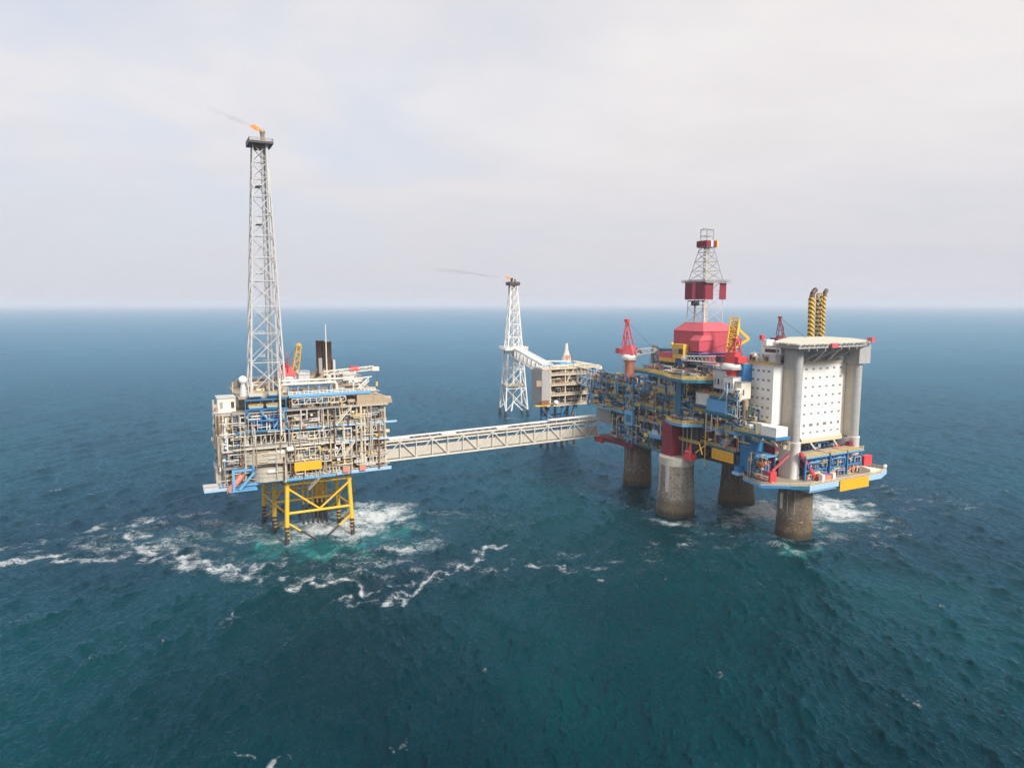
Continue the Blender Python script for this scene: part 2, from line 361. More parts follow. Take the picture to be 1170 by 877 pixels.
v = math_n(nt, 'ADD', v, math_n(nt, 'MULTIPLY', math_n(nt, 'SUBTRACT', r4, 0.5), 1.7))
v = math_n(nt, 'ADD', v, math_n(nt, 'SUBTRACT', math_n(nt, 'MULTIPLY', fa, 1.25), 1.02))
fm = math_n(nt, 'MULTIPLY', smooth(nt, v, 0.0, 0.80), smooth(nt, fa, 0.04, 0.25))
fm = math_n(nt, 'MULTIPLY', fm, smooth(nt, fa, 0.45, 1.0, 0.66, 0.95))
cd = nt.nodes.new('ShaderNodeVectorMath'); cd.operation = 'LENGTH'; L(nt, pos, cd.inputs[0]); dist = cd.outputs['Value']
b1 = nt.nodes.new('ShaderNodeBump'); b1.inputs['Distance'].default_value = 0.75; b1.inputs['Strength'].default_value = 0.75
rip = math_n(nt, 'ADD', noise(nt, scaled(nt, pos, (1.25, 0.65, 1)), 0.85, 5, 0.62, 0.6), math_n(nt, 'MULTIPLY', fm, 0.5))
L(nt, rip, b1.inputs['Height'])
b2 = nt.nodes.new('ShaderNodeBump'); b2.inputs['Distance'].default_value = 2.2
L(nt, smooth(nt, dist, 300, 1500, 0.04, 0.22), b2.inputs['Strength'])
L(nt, noise(nt, scaled(nt, pos, (0.5, 1.2, 1)), 0.07, 6, 0.62, 0.5), b2.inputs['Height'])
L(nt, b1.outputs[0], b2.inputs['Normal'])
nrm = b2.outputs[0]
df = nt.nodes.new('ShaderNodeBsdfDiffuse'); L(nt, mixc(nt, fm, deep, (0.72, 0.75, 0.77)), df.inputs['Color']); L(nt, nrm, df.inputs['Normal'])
gl = nt.nodes.new('ShaderNodeBsdfGlossy'); gl.inputs['Color'].default_value = (*(0.33, 0.67, 0.92), 1); L(nt, nrm, gl.inputs['Normal'])
L(nt, smooth(nt, dist, 200, 2500, 0.10, 0.32), gl.inputs['Roughness'])
fr = nt.nodes.new('ShaderNodeFresnel'); fr.inputs['IOR'].default_value = 1.33; L(nt, nrm, fr.inputs['Normal'])
fq = math_n(nt, 'SUBTRACT', math_n(nt, 'MULTIPLY', fr.outputs[0], 1.15), 0.040, clamp=True)
ff = math_n(nt, 'MULTIPLY', math_n(nt, 'MINIMUM', fq, 0.62), math_n(nt, 'SUBTRACT', 1.0, fm))
mx = nt.nodes.new('ShaderNodeMixShader'); L(nt, ff, mx.inputs[0]); L(nt, df.outputs[0], mx.inputs[1]); L(nt, gl.outputs[0], mx.inputs[2])
L(nt, mx.outputs[0], out.inputs[0])
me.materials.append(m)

# ------------------------------------------------------------------ air
m, nt, out = new_mat('haze_air')
pv = nt.nodes.new('ShaderNodeVolumePrincipled'); pv.inputs['Density'].default_value = 0.00009
pv.inputs['Color'].default_value = (0.83, 0.86, 0.95, 1); pv.inputs['Anisotropy'].default_value = 0.0
L(nt, pv.outputs[0], out.inputs['Volume'])
s, zlo, zhi = 62000.0, -4.0, 200.0
hv = [(x, y, z) for x in (-s, s) for y in (-s, s) for z in (zlo, zhi)]
hf = [(0, 1, 3, 2), (4, 6, 7, 5), (0, 4, 5, 1), (2, 3, 7, 6), (0, 2, 6, 4), (1, 5, 7, 3)]
hm = bpy.data.meshes.new('haze'); hm.from_pydata(hv, [], hf); hm.materials.append(m); hm.update()
haze = bpy.data.objects.new('haze', hm); COL.objects.link(haze); haze.display_type = 'WIRE'
tag(haze, 'thin pale sea haze fading the water towards the horizon', 'haze', kind='stuff')

# ------------------------------------------------------------------ mesh builder (coordinates a, b, z of the shared field grid)
class MB:
    def __init__(s): s.v = []; s.f = []; s.m = []; s.sm = []; s.mats = []
    def mi(s, mat):
        if mat not in s.mats: s.mats.append(mat)
        return s.mats.index(mat)
    def add(s, vs, fs, mat, smooth=False):
        k = len(s.v); i = s.mi(mat); s.v += [tuple(v) for v in vs]
        for f in fs: s.f.append([x+k for x in f]); s.m.append(i); s.sm.append(smooth)
    def box(s, a0, a1, b0, b1, z0, z1, mat):
        a0, a1 = min(a0, a1), max(a0, a1); b0, b1 = min(b0, b1), max(b0, b1); z0, z1 = min(z0, z1), max(z0, z1)
        s.add([(a0,b0,z0),(a1,b0,z0),(a1,b1,z0),(a0,b1,z0),(a0,b0,z1),(a1,b0,z1),(a1,b1,z1),(a0,b1,z1)],
              [(3,2,1,0),(4,5,6,7),(0,1,5,4),(1,2,6,5),(2,3,7,6),(3,0,4,7)], mat)
        return s
    def prism(s, poly, z0, z1, mat, top=None):
        n = len(poly); zt = top or [z1]*n
        ar = sum(poly[i][0]*poly[(i+1)%n][1]-poly[(i+1)%n][0]*poly[i][1] for i in range(n))
        if ar < 0: poly = poly[::-1]; zt = zt[::-1]
        s.add([(x,y,z0) for x,y in poly]+[(poly[i][0],poly[i][1],zt[i]) for i in range(n)],
              [tuple(range(n))[::-1], tuple(range(n,2*n))]+[(i,(i+1)%n,n+(i+1)%n,n+i) for i in range(n)], mat)
        return s
    def tube(s, p, q, r, mat, n=6, r2=None, caps=True):
        p = Vector(p); q = Vector(q); d = q-p
        if d.length < 1e-6: return s
        d.normalize(); u = d.orthogonal().normalized(); w = d.cross(u); r2 = r if r2 is None else r2
        vs = []
        for c, rr_ in ((p, r), (q, r2)):
            for i in range(n):
                t = 2*math.pi*(i+.5)/n; vs.append(c+(u*math.cos(t)+w*math.sin(t))*rr_)
        fs = [(i,(i+1)%n,n+(i+1)%n,n+i) for i in range(n)]
        s.add(vs, fs, mat, n > 5)
        if caps: s.add(vs, [tuple(range(n))[::-1], tuple(range(n,2*n))], mat)
        return s
    def path(s, pts, r, mat, n=6):
        for p, q in zip(pts[:-1], pts[1:]): s.tube(p, q, r, mat, n)
        return s
    def bar(s, p, q, w, h, mat, up=(0,0,1)):
        p = Vector(p); q = Vector(q); d = (q-p).normalized(); up = Vector(up)
        x = d.cross(up)
        if x.length < 1e-4: x = d.cross(Vector((1,0,0)))
        x.normalize(); y = x.cross(d)
        vs = [c+x*sx*w/2+y*sy*h/2 for c in (p, q) for sx, sy in ((-1,-1),(1,-1),(1,1),(-1,1))]
        s.add(vs, [(0,1,2,3),(7,6,5,4),(0,4,5,1),(1,5,6,2),(2,6,7,3),(3,7,4,0)], mat); return s
    def lathe(s, c, prof, mat, n=20, axis=None, smooth=True):
        """prof: list of (radius, height) along axis (default z)"""
        c = Vector(c); d = Vector(axis or (0,0,1)).normalized(); u = d.orthogonal().normalized() if axis else Vector((1,0,0)); w = d.cross(u)
        vs = []
        for r, h in prof:
            for i in range(n):
                t = 2*math.pi*i/n; vs.append(c+d*h+(u*math.cos(t)+w*math.sin(t))*max(r, 1e-3))
        fs = [(k*n+i, k*n+(i+1)%n, (k+1)*n+(i+1)%n, (k+1)*n+i) for k in range(len(prof)-1) for i in range(n)]
        s.add(vs, fs, mat, smooth)
        s.add(vs, [tuple(range(n))[::-1], tuple(range((len(prof)-1)*n, len(prof)*n))], mat); return s
    def capsule(s, p, q, r, mat, n=10):
        p = Vector(p); q = Vector(q); Lh = (q-p).length
        return s.lathe(p, [(0.35*r, -0.42*r), (0.8*r, -0.25*r), (r, 0.05*r), (r, Lh-0.05*r), (0.8*r, Lh+0.25*r), (0.35*r, Lh+0.42*r)], mat, n, q-p)
    def sphere(s, c, r, mat, n=14):
        k = 8; return s.lathe(c, [(r*math.sin(math.pi*i/k), -r*math.cos(math.pi*i/k)) for i in range(k+1)], mat, n)
    def quad(s, pts, mat): s.add(pts, [tuple(range(len(pts)))], mat); return s
    def rail(s, pts, z, mat, h=1.25, step=2.4, closed=False, r=0.075):
        pts = list(pts)
        if closed: pts = pts+[pts[0]]
        for (a0,b0), (a1,b1) in zip(pts[:-1], pts[1:]):
            for hh in (h, h*0.52): s.bar((a0,b0,z+hh), (a1,b1,z+hh), r*2, r*2, mat)
            s.bar((a0,b0,z+0.12), (a1,b1,z+0.12), r, 0.24, mat)
            n = max(1, int(math.hypot(a1-a0, b1-b0)/step))
            for i in range(n+1):
                t = i/n; a, b = a0+(a1-a0)*t, b0+(b1-b0)*t
                s.bar((a,b,z), (a,b,z+h), r*1.8, r*1.8, mat, (1,0,0))
        return s
    def build(s, name, par=None, base=None):
        if par is not None:
            base = BASE[par.name]
        b = base or (0,0,0)
        me = bpy.data.meshes.new(name)
        me.from_pydata([(x-b[0], y-b[1], z-b[2]) for x, y, z in s.v], [], s.f)
        me.polygons.foreach_set('material_index', np.array(s.m, dtype=np.int32))
        me.polygons.foreach_set('use_smooth', np.array(s.sm, dtype=bool))
        for mm in s.mats: me.materials.append(MATS[mm])
        me.update()
        o = bpy.data.objects.new(name, me); COL.objects.link(o)
        BASE[o.name] = b
        if par is not None: o.parent = par
        else: o.location = world(*b); o.rotation_euler = (0, 0, YAW)
        return o
BASE = {}
def thing(name, label, cat, base, group=None):
    o = bpy.data.objects.new(name, None); COL.objects.link(o); o.empty_display_size = 1
    o.location = world(*base); o.rotation_euler = (0, 0, YAW); BASE[o.name] = tuple(base)
    return tag(o, label, cat, group)
def clone(root, base, label=None, rot=0.0):
    r = root.copy(); COL.objects.link(r); r.location = world(*base); r.rotation_euler = (0, 0, YAW+rot); BASE[r.name] = tuple(base)
    if label: r['label'] = label
    for ch in root.children:
        c = ch.copy(); COL.objects.link(c); c.parent = r
        for gch in ch.children:
            d = gch.copy(); COL.objects.link(d); d.parent = c
    return r

# ---- shared pieces
def lattice_mast(par, base4, top4, z0, z1, panels, mat, rl, rb, name='lattice_bracing', legname='mast_leg', grow=1.0):
    """four tapered legs (each a part) and one bracing mesh; base4/top4: corner lists (a,b)"""
    for (p, q) in zip(base4, top4):
        MB().tube((*p, z0), (*q, z1), rl, mat, 8, rl*0.7).build(legname, par)
    m = MB(); zs = [z0]; h = 1.0; hs = []
    for i in range(panels): hs.append(h); h *= grow
    tot = sum(hs)
    for x in hs: zs.append(zs[-1]+(z1-z0)*x/tot)
    at = lambda i, z: tuple(base4[i][k]+(top4[i][k]-base4[i][k])*(z-z0)/(z1-z0) for k in (0, 1))+(z,)
    for k in range(panels):
        for i in range(4):
            j = (i+1) % 4
            m.tube(at(i, zs[k]), at(j, zs[k+1]), rb, mat, 5); m.tube(at(j, zs[k]), at(i, zs[k+1]), rb, mat, 5)
            m.tube(at(i, zs[k+1]), at(j, zs[k+1]), rb, mat, 5)
    return m.build(name, par)

def truss_girder(m, p, q, w, h, panels, mat, rc, rb, zig=True):
    """box truss from p to q (bottom centre line); w across, h up"""
    p = Vector(p); q = Vector(q); d = (q-p).normalized(); x = d.cross(Vector((0,0,1))).normalized()
    u = Vector((0,0,1))
    C = lambda t, sx, sz: p+(q-p)*t+x*(sx*w/2)+u*(sz*h)
    for sx in (-1, 1):
        for sz in (0, 1): m.tube(C(0,sx,sz), C(1,sx,sz), rc, mat, 6)
    for k in range(panels+1):
        t = k/panels
        for sx in (-1, 1): m.tube(C(t,sx,0), C(t,sx,1), rb, mat, 5)
        for sz in (0, 1): m.tube(C(t,-1,sz), C(t,1,sz), rb, mat, 5)
        if k < panels:
            t2 = (k+1)/panels
            for sx in (-1, 1):
                if k % 2: m.tube(C(t,sx,1), C(t2,sx,0), rb, mat, 5)
                else: m.tube(C(t,sx,0), C(t2,sx,1), rb, mat, 5)
            for sz in (0, 1): m.tube(C(t,-1 if k%2 else 1,sz), C(t2,1 if k%2 else -1,sz), rb, mat, 5)
    return m

NPART = {}
def can(par, name):
    k = (par.name, name); NPART[k] = NPART.get(k, 0)+1; return NPART[k] <= 100

def clutter(par, mp, s0, s1, depth, z0, z1, seed, pal, pipes=10, fill=1.0, dmin=0.6, tall=0.9):
    """process equipment packed on one deck bay: cabinets, vessels, pump skids, each a part, and the bay's pipework"""
    rnd = random.Random(seed); H = z1-z0
    def box(m, s, w, d, dd, za, zb, mat):
        p = mp(s, d, za); q = mp(s+w, d+dd, zb); m.box(p[0], q[0], p[1], q[1], za, zb, mat)
    for row in range(2 if depth > 7 else 1):
        s = s0+rnd.uniform(0, 1.5); dbase = dmin+row*depth*0.45
        while s < s1-1:
            w = rnd.uniform(1.4, 4.6); w = min(w, s1-s)
            d = dbase+rnd.uniform(0, depth*0.22); t = rnd.random(); mat = rnd.choice(pal)
            h = min(H*tall, rnd.uniform(1.3, 3.6)+row*1.6)
            if rnd.random() > fill: s += w; continue
            m = MB()
            if t < 0.34 and can(par, 'cabinet'):
                dd = rnd.uniform(1.2, 2.6); box(m, s, w*0.8, d, dd, z0+0.25, z0+h, mat)
                box(m, s-0.08, w*0.8+0.16, d-0.08, dd+0.16, z0+h, z0+h+0.12, rnd.choice(pal))
                for k in range(rnd.randint(1, 3)):
                    ss = s+w*0.8*rnd.uniform(0.1, 0.7); zz = z0+0.4+h*rnd.uniform(0.1, 0.5)
                    box(m, ss, 0.6, d-0.06, 0.06, zz, zz+h*0.3, rnd.choice(['dark', 'grey', 'white']))
                m.build('cabinet', par)
            elif t < 0.56 and can(par, 'vessel'):
                r_ = rnd.uniform(0.55, min(1.35, H*0.25)); zc_ = z0+r_+rnd.uniform(0.5, 1.4)
                m.capsule(mp(s+r_*0.4, d+r_, zc_), mp(s+max(w*1.3, 3.0), d+r_, zc_), r_, mat)
                for f_ in (0.2, 0.8): box(m, s+w*1.2*f_, 0.35, d+0.3, 2*r_-0.6, z0, zc_-r_*0.6, 'grey')
                m.tube(mp(s+w*0.6, d+r_, zc_+r_), mp(s+w*0.6, d+r_, zc_+r_+0.9), 0.22, rnd.choice(pal)); s += w*0.5
                m.build('vessel', par)
            elif t < 0.70 and can(par, 'column_vessel'):
                r_ = rnd.uniform(0.5, 1.1); hh = min(H*0.85, h+1.6)
                m.lathe(mp(s+r_, d+r_, z0), [(r_*0.8, 0), (r_*0.8, 0.5), (r_, 0.6), (r_, hh-0.5), (r_*0.7, hh-0.12), (r_*0.2, hh)], mat, 12); w = 2*r_+0.4
                m.build('column_vessel', par)
            elif can(par, 'pump_skid'):
                box(m, s, w*0.85, d, 1.6, z0, z0+0.35, rnd.choice(pal))
                m.capsule(mp(s+0.3, d+0.8, z0+0.95), mp(s+w*0.6, d+0.8, z0+0.95), 0.5, mat)
                box(m, s+w*0.45, 0.7, d+0.3, 1.0, z0+0.35, z0+h*0.75, rnd.choice(pal))
                m.path([mp(s+0.5, d+0.8, z0+1.0), mp(s+0.5, d+0.8, z0+h), mp(s+w*0.8, d+0.5, z0+h)], 0.14, rnd.choice(pal))
                m.build('pump_skid', par)
            s += w+rnd.uniform(0.1, 0.9)
    m = MB()
    for k in range(pipes):
        r_ = rnd.choice([0.12, 0.16, 0.2, 0.28, 0.36]); d = rnd.uniform(0.2, depth*0.7); z = z1-rnd.uniform(0.5, H*0.5)
        sa = rnd.uniform(s0, s1-3); sb = min(s1, sa+rnd.uniform(4, max(6, (s1-s0)*0.7))); mat = rnd.choice(pal)
        pts = [mp(sa, d, z), mp(sb, d, z)]
        if rnd.random() < 0.7: pts = [mp(sa, d, z0+rnd.uniform(0.3, 1.2))]+pts
        if rnd.random() < 0.5: pts = pts+[mp(sb, d+rnd.uniform(-0.1, 1.5), z), mp(sb, d, z0+0.5)][1:]
        m.path(pts, r_, mat)
    for k in range(pipes):                       # valves, junction boxes, cable trays and lamps
        sa = rnd.uniform(s0, s1-0.8); d = rnd.uniform(0.1, depth*0.5); z = z0+rnd.uniform(0.6, H*0.9)
        w = rnd.choice([0.3, 0.5, 0.8, 2.6]); box(m, sa, w, d, 0.4, z, z+(0.5 if w < 2 else 0.18), rnd.choice(pal+['yellow', 'dark', 'white']))
    for k in range(max(1, int((s1-s0)/7))):
        sa = rnd.uniform(s0, s1-0.8); d = rnd.uniform(0.3, 2.0)
        m.tube(mp(sa, d, z0), mp(sa, d, z1), rnd.choice([0.1, 0.2, 0.32]), rnd.choice(pal))
    return m.build('pipework', par)

def stairs(par, p, q, mat, w=1.0):
    """inclined stair flight from p to q with handrails"""
    m = MB(); p = Vector(p); q = Vector(q); d = q-p; x = d.cross(Vector((0,0,1))).normalized()*w/2
    for s_ in (-1, 1):
        m.bar(p+x*s_, q+x*s_, 0.12, 0.35, mat); m.bar(p+x*s_+Vector((0,0,1.1)), q+x*s_+Vector((0,0,1.1)), 0.12, 0.12, mat)
        for k in range(4):
            c = p+d*(k/3)+x*s_; m.bar(c, c+Vector((0,0,1.1)), 0.1, 0.1, mat, (1,0,0))
    n = max(3, int(abs(d.z)/0.4))
    for k in range(n):
        c = p+d*((k+.5)/n); m.bar(c-x, c+x, 0.28, 0.06, mat)
    return m.build('stair_flight', par)

def crane(name, label, base, zp, r, body, aframe, boom_mat, boom_az, boom_len, boom_el, ped, group, scale=1.0, ring='white', gh=1.0):
    """pedestal crane: pedestal, slew ring, machinery house, A-frame, lattice boom, hook block"""
    t = thing(name, label, 'crane', base, group); a, b, z = base
    MB().lathe(base, [(r, 0), (r, zp-1.2*scale), (r*1.35, zp-0.6*scale), (r*1.35, zp)], ped, 16).build('pedestal', t)
    MB().lathe((a,b,z+zp), [(r*1.6, 0), (r*1.7, 0.3*scale), (r*1.7, 1.6*scale), (r*1.45, 1.9*scale)], ring, 18).rail([(a+r*1.9*math.cos(i*.785), b+r*1.9*math.sin(i*.785)) for i in range(8)], z+zp, ring, closed=True).build('slew_ring', t)
    z0 = z+zp+1.9*scale; ca, sa = math.cos(boom_az), math.sin(boom_az)
    Pt = lambda f, s_, h: (a+ca*f-sa*s_, b+sa*f+ca*s_, z0+h)
    W, D, Hh = 2.3*scale, 2.6*scale, 3.4*scale
    m = MB(); vs = [Pt(-D,-W,0), Pt(D,-W,0), Pt(D,W,0), Pt(-D,W,0), Pt(-D*.8,-W*.6,Hh), Pt(D*.45,-W*.6,Hh), Pt(D*.45,W*.6,Hh), Pt(-D*.8,W*.6,Hh)]
    m.add(vs, [(3,2,1,0),(4,5,6,7),(0,1,5,4),(1,2,6,5),(2,3,7,6),(3,0,4,7)], body); m.build('machinery_house', t)
    c = MB(); vs = [Pt(D*0.5,W,0.3), Pt(D*1.3,W,0.3), Pt(D*1.3,W*1.7,0.3), Pt(D*0.5,W*1.7,0.3)]
    c.add(vs+[(x,y,zz+2.0*scale) for x,y,zz in vs], [(3,2,1,0),(4,5,6,7),(0,1,5,4),(1,2,6,5),(2,3,7,6),(3,0,4,7)], 'glass'); c.build('operator_cab', t)
    m = MB(); top = Hh+(12.0*scale-Hh)*gh
    for s_ in (-1, 1):
        m.tube(Pt(D*0.3, s_*W*0.6, Hh), Pt(-D*0.5, s_*W*0.28, top), 0.24*scale, aframe, 6); m.tube(Pt(-D*0.9, s_*W*0.6, Hh), Pt(-D*0.5, s_*W*0.28, top), 0.24*scale, aframe, 6)
        for f_ in (0.3, 0.6): m.tube(Pt(D*(0.3-0.8*f_), s_*W*(0.6-.32*f_), Hh+(top-Hh)*f_), Pt(-D*(0.9-0.4*f_), s_*W*(0.6-.32*f_), Hh+(top-Hh)*f_), 0.14*scale, aframe, 5)
    for f_ in (0.3, 0.6, 1.0): m.tube(Pt(D*(0.3-0.8*f_), -W*(0.6-.32*f_), Hh+(top-Hh)*f_), Pt(D*(0.3-0.8*f_), W*(0.6-.32*f_), Hh+(top-Hh)*f_), 0.16*scale, aframe, 5)
    m.box(*[f(Pt(x_, y_, 0)[i] for x_ in (-D*1.5, -D) for y_ in (-W*.8, W*.8)) for i in (0, 1) for f in (min, max)], z0+.2*scale, z0+2.2*scale, body)
    m.tube(Pt(-D*.2, -W*1.0, Hh*.5), Pt(-D*.2, -W*1.5, Hh*2.2), .22*scale, aframe, 6); m.tube(Pt(-D*.2, -W*1.5, Hh*2.2), Pt(-D*.2, -W*.4, Hh*2.6), .18*scale, aframe, 6)
    vs = [Pt(-D*0.75,-W*.45,top-.2), Pt(-D*.25,-W*.45,top-.2), Pt(-D*.25,W*.45,top-.2), Pt(-D*.75,W*.45,top-.2)]
    m.add(vs+[(x,y,zz+1.1*scale) for x,y,zz in vs], [(3,2,1,0),(4,5,6,7),(0,1,5,4),(1,2,6,5),(2,3,7,6),(3,0,4,7)], aframe); m.build('gantry_frame', t)
    m = MB(); foot = Vector(Pt(D*1.0, 0, 0.8*scale)); dv = Vector((ca*math.cos(boom_el), sa*math.cos(boom_el), math.sin(boom_el))); x = Vector((-sa, ca, 0)); up = dv.cross(x)*-1
    if up.z < 0: up = -up
    nB = max(6, int(boom_len/2.2))
    def C(t_, sx, su):
        wd = 0.95*scale*min(1, 0.35+t_*5)*(1-0.45*max(0, t_-.3)); return foot+dv*(boom_len*t_)+x*(sx*wd)+up*(su*wd*1.1)
    for sx in (-1, 1):
        for su in (-1, 1):
            for k in range(nB): m.tube(C(k/nB,sx,su), C((k+1)/nB,sx,su), 0.17*scale, boom_mat, 5)
    for k in range(nB):
        t1_, t2_ = k/nB, (k+1)/nB
        for sx in (-1, 1): m.tube(C(t1_,sx,-1 if k%2 else 1), C(t2_,sx,1 if k%2 else -1), 0.11*scale, boom_mat, 4)
        for su in (-1, 1): m.tube(C(t1_,-1 if k%2 else 1,su), C(t2_,1 if k%2 else -1,su), 0.11*scale, boom_mat, 4)
    tip = foot+dv*boom_len
    m.tube(tip-x*0.8*scale, tip+x*0.8*scale, 0.55*scale, boom_mat, 8); m.build('boom', t)
    m = MB()
    for s_ in (-1, 1): m.tube(Pt(-D*0.5, s_*W*0.28, top), tip+x*s_*0.4, 0.05, 'dark', 4)
    m.build('boom_cable', t)
    h = MB(); hook = tip-Vector((0,0,3.0)); h.tube(tip, hook, 0.05, 'dark', 4); h.box(hook.x-.35, hook.x+.35, hook.y-.35, hook.y+.35, hook.z-1.2, hook.z, 'yellow'); h.build('hook_block', t)
    return t

def container(name, label, a, b, z, la, lb, h, mat, cat='container', group=None):
    """ribbed cargo box with corner posts, door bars and lid frame"""
    t = thing(name, label, cat, (a+la/2, b+lb/2, z), group)
    m = MB(); m.box(a+.08, a+la-.08, b+.08, b+lb-.08, z+.15, z+h-.08, mat)
    n = int(la/0.7)
    for k in range(n): m.box(a+.25+k*(la-.5)/n, a+.25+k*(la-.5)/n+.22, b+.02, b+lb-.02, z+.25, z+h-.2, mat)
    n = int(lb/0.7)
    for k in range(n): m.box(a+.02, a+la-.02, b+.25+k*(lb-.5)/n, b+.25+k*(lb-.5)/n+.22, z+.25, z+h-.2, mat)
    m.build('body', t)
    m = MB()
    for x in (a, a+la-.2):
        for y in (b, b+lb-.2): m.box(x, x+.2, y, y+.2, z, z+h, mat)
    for y in (b, b+lb-.2): m.box(a+.2, a+la-.2, y, y+.2, z, z+.2, mat); m.box(a+.2, a+la-.2, y, y+.2, z+h-.18, z+h+.02, mat)
    for x in (a, a+la-.2): m.box(x, x+.2, b+.2, b+lb-.2, z, z+.2, mat); m.box(x, x+.2, b+.2, b+lb-.2, z+h-.18, z+h+.02, mat)
    m.build('corner_frame', t)
    return t

def lifeboat(name, label, c, ax, length, r, group, mat='orange'):
    t = thing(name, label, 'lifeboat', c, group); d = Vector(ax).normalized(); c = Vector(c)
    h = length/2
    MB().lathe(c, [(0.05*r,-h),(0.55*r,-h*.9),(0.9*r,-h*.65),(r,-h*.3),(r,h*.35),(0.85*r,h*.65),(0.5*r,h*.88),(0.08*r,h)], mat, 14, d).build('hull', t)
    m = MB(); side = d.cross(Vector((0,0,1))).normalized(); up = side.cross(d)
    cc = c-d*h*0.35+up*r*0.75
    vs = [cc+d*sx*h*.22+side*sy*r*.5+up*sz*r*.45 for sz in (0,1) for sx, sy in ((-1,-1),(1,-1),(1,1),(-1,1))]
    m.add(vs, [(3,2,1,0),(4,5,6,7),(0,1,5,4),(1,2,6,5),(2,3,7,6),(3,0,4,7)], mat); m.build('cockpit', t)
    m = MB(); cc = c-d*h*0.35+up*r*1.05
    vs = [cc+d*sx*h*.225+side*sy*r*.52+up*sz*r*.12-up*.1 for sz in (-1,1) for sx, sy in ((-1,-1),(1,-1),(1,1),(-1,1))]
    m.add(vs, [(3,2,1,0),(4,5,6,7),(0,1,5,4),(1,2,6,5),(2,3,7,6),(3,0,4,7)], 'glass'); m.build('window_band', t)
    return t

def sign_board(name, label, plane, s0, s1, off, z0, z1, scribble):
    """plane 'a': board lies at a=off spanning b; plane 'b': lies at b=off spanning a"""
    base = (off, (s0+s1)/2, z0) if plane == 'a' else ((s0+s1)/2, off, z0)
    t = thing(name, label, 'sign', base, None); sg = 1 if plane == 'a' else -1
    def bx(m, u0, u1, d0, d1, za, zb, mat):
        if plane == 'a': m.box(off+d0, off+d1, u0, u1, za, zb, mat)
        else: m.box(u0, u1, off-d0, off-d1, za, zb, mat)
    m = MB(); bx(m, s0, s1, 0, 0.15, z0, z1, 'sign_orange'); m.build('board', t)
    m = MB()
    for k in range(4):
        u = s0+(s1-s0)*(k+.5)/4; bx(m, u-.1, u+.1, -0.45, -0.003, z0+.1, z1-.1, 'grey')
    for z in (z0+.5, z1-.7): bx(m, s0+.1, s1-.1, -0.65, -0.46, z, z+.2, 'grey')
    m.build('backing_frame', t)
    if scribble:
        m = MB(); rnd = random.Random(5)
        for row in range(3):
            u = s0+1.2
            while u < s1-1.6:
                w = rnd.uniform(0.3, 0.9); zz = z1-1.2-row*(z1-z0-1.4)/3
                bx(m, u, u+w, 0.151, 0.17, zz-0.28, zz, 'rust'); u += w+rnd.uniform(0.2, 0.6)
        m.build('faded_lettering', t)
    return t

def disc_smoke(name, label, tip, dirv, length, r0, r1, dens, seed):
    d = Vector(dirv).normalized(); tip = Vector(tip)
    rnd = random.Random(seed); m = MB(); n = 12
    side = d.cross(Vector((0,0,1))).normalized()
    prof = []
    for k in range(9):
        t = k/8; prof.append((r0+(r1-r0)*t**0.8 if k < 8 else r1*0.35, length*t))
    m.lathe(tip, prof, 'dark', n, d)
    o = m.build(name, None, tuple(tip)); o.data.materials.clear()
    mt, nt, out = new_mat(name+'_air'); pv = nt.nodes.new('ShaderNodeVolumePrincipled')
    tc = nt.nodes.new('ShaderNodeTexCoord')
    dot = nt.nodes.new('ShaderNodeVectorMath'); dot.operation = 'DOT_PRODUCT'; L(nt, tc.outputs['Object'], dot.inputs[0]); dot.inputs[1].default_value = d
    t = math_n(nt, 'DIVIDE', dot.outputs['Value'], length)
    # distance from the axis, relative to the plume's radius
    ax = nt.nodes.new('ShaderNodeVectorMath'); ax.operation = 'SCALE'; ax.inputs[0].default_value = d; L(nt, dot.outputs['Value'], ax.inputs['Scale'])
    sb = nt.nodes.new('ShaderNodeVectorMath'); sb.operation = 'SUBTRACT'; L(nt, tc.outputs['Object'], sb.inputs[0]); L(nt, ax.outputs[0], sb.inputs[1])
    ln = nt.nodes.new('ShaderNodeVectorMath'); ln.operation = 'LENGTH'; L(nt, sb.outputs[0], ln.inputs[0])
    rad_ = math_n(nt, 'ADD', math_n(nt, 'MULTIPLY', t, r1-r0), r0)
    q = math_n(nt, 'DIVIDE', ln.outputs['Value'], rad_)
    nz = noise(nt, tc.outputs['Object'], 0.16, 4, 0.6, 0.8)
    f = smooth(nt, math_n(nt, 'SUBTRACT', math_n(nt, 'ADD', 1.0, math_n(nt, 'MULTIPLY', math_n(nt, 'SUBTRACT', nz, 0.5), 2.2)), q), 0.25, 0.9)
    f = math_n(nt, 'MULTIPLY', f, smooth(nt, t, 0.1, 1.0, 1.0, 0.0))
    f = math_n(nt, 'MULTIPLY', f, smooth(nt, t, 0.0, 0.10))
    L(nt, math_n(nt, 'MULTIPLY', f, dens), pv.inputs['Density']); pv.inputs['Color'].default_value = (0.22, 0.21, 0.22, 1)
    L(nt, pv.outputs[0], out.inputs['Volume']); o.data.materials.append(mt)
    return tag(o, label, 'smoke', kind='stuff')

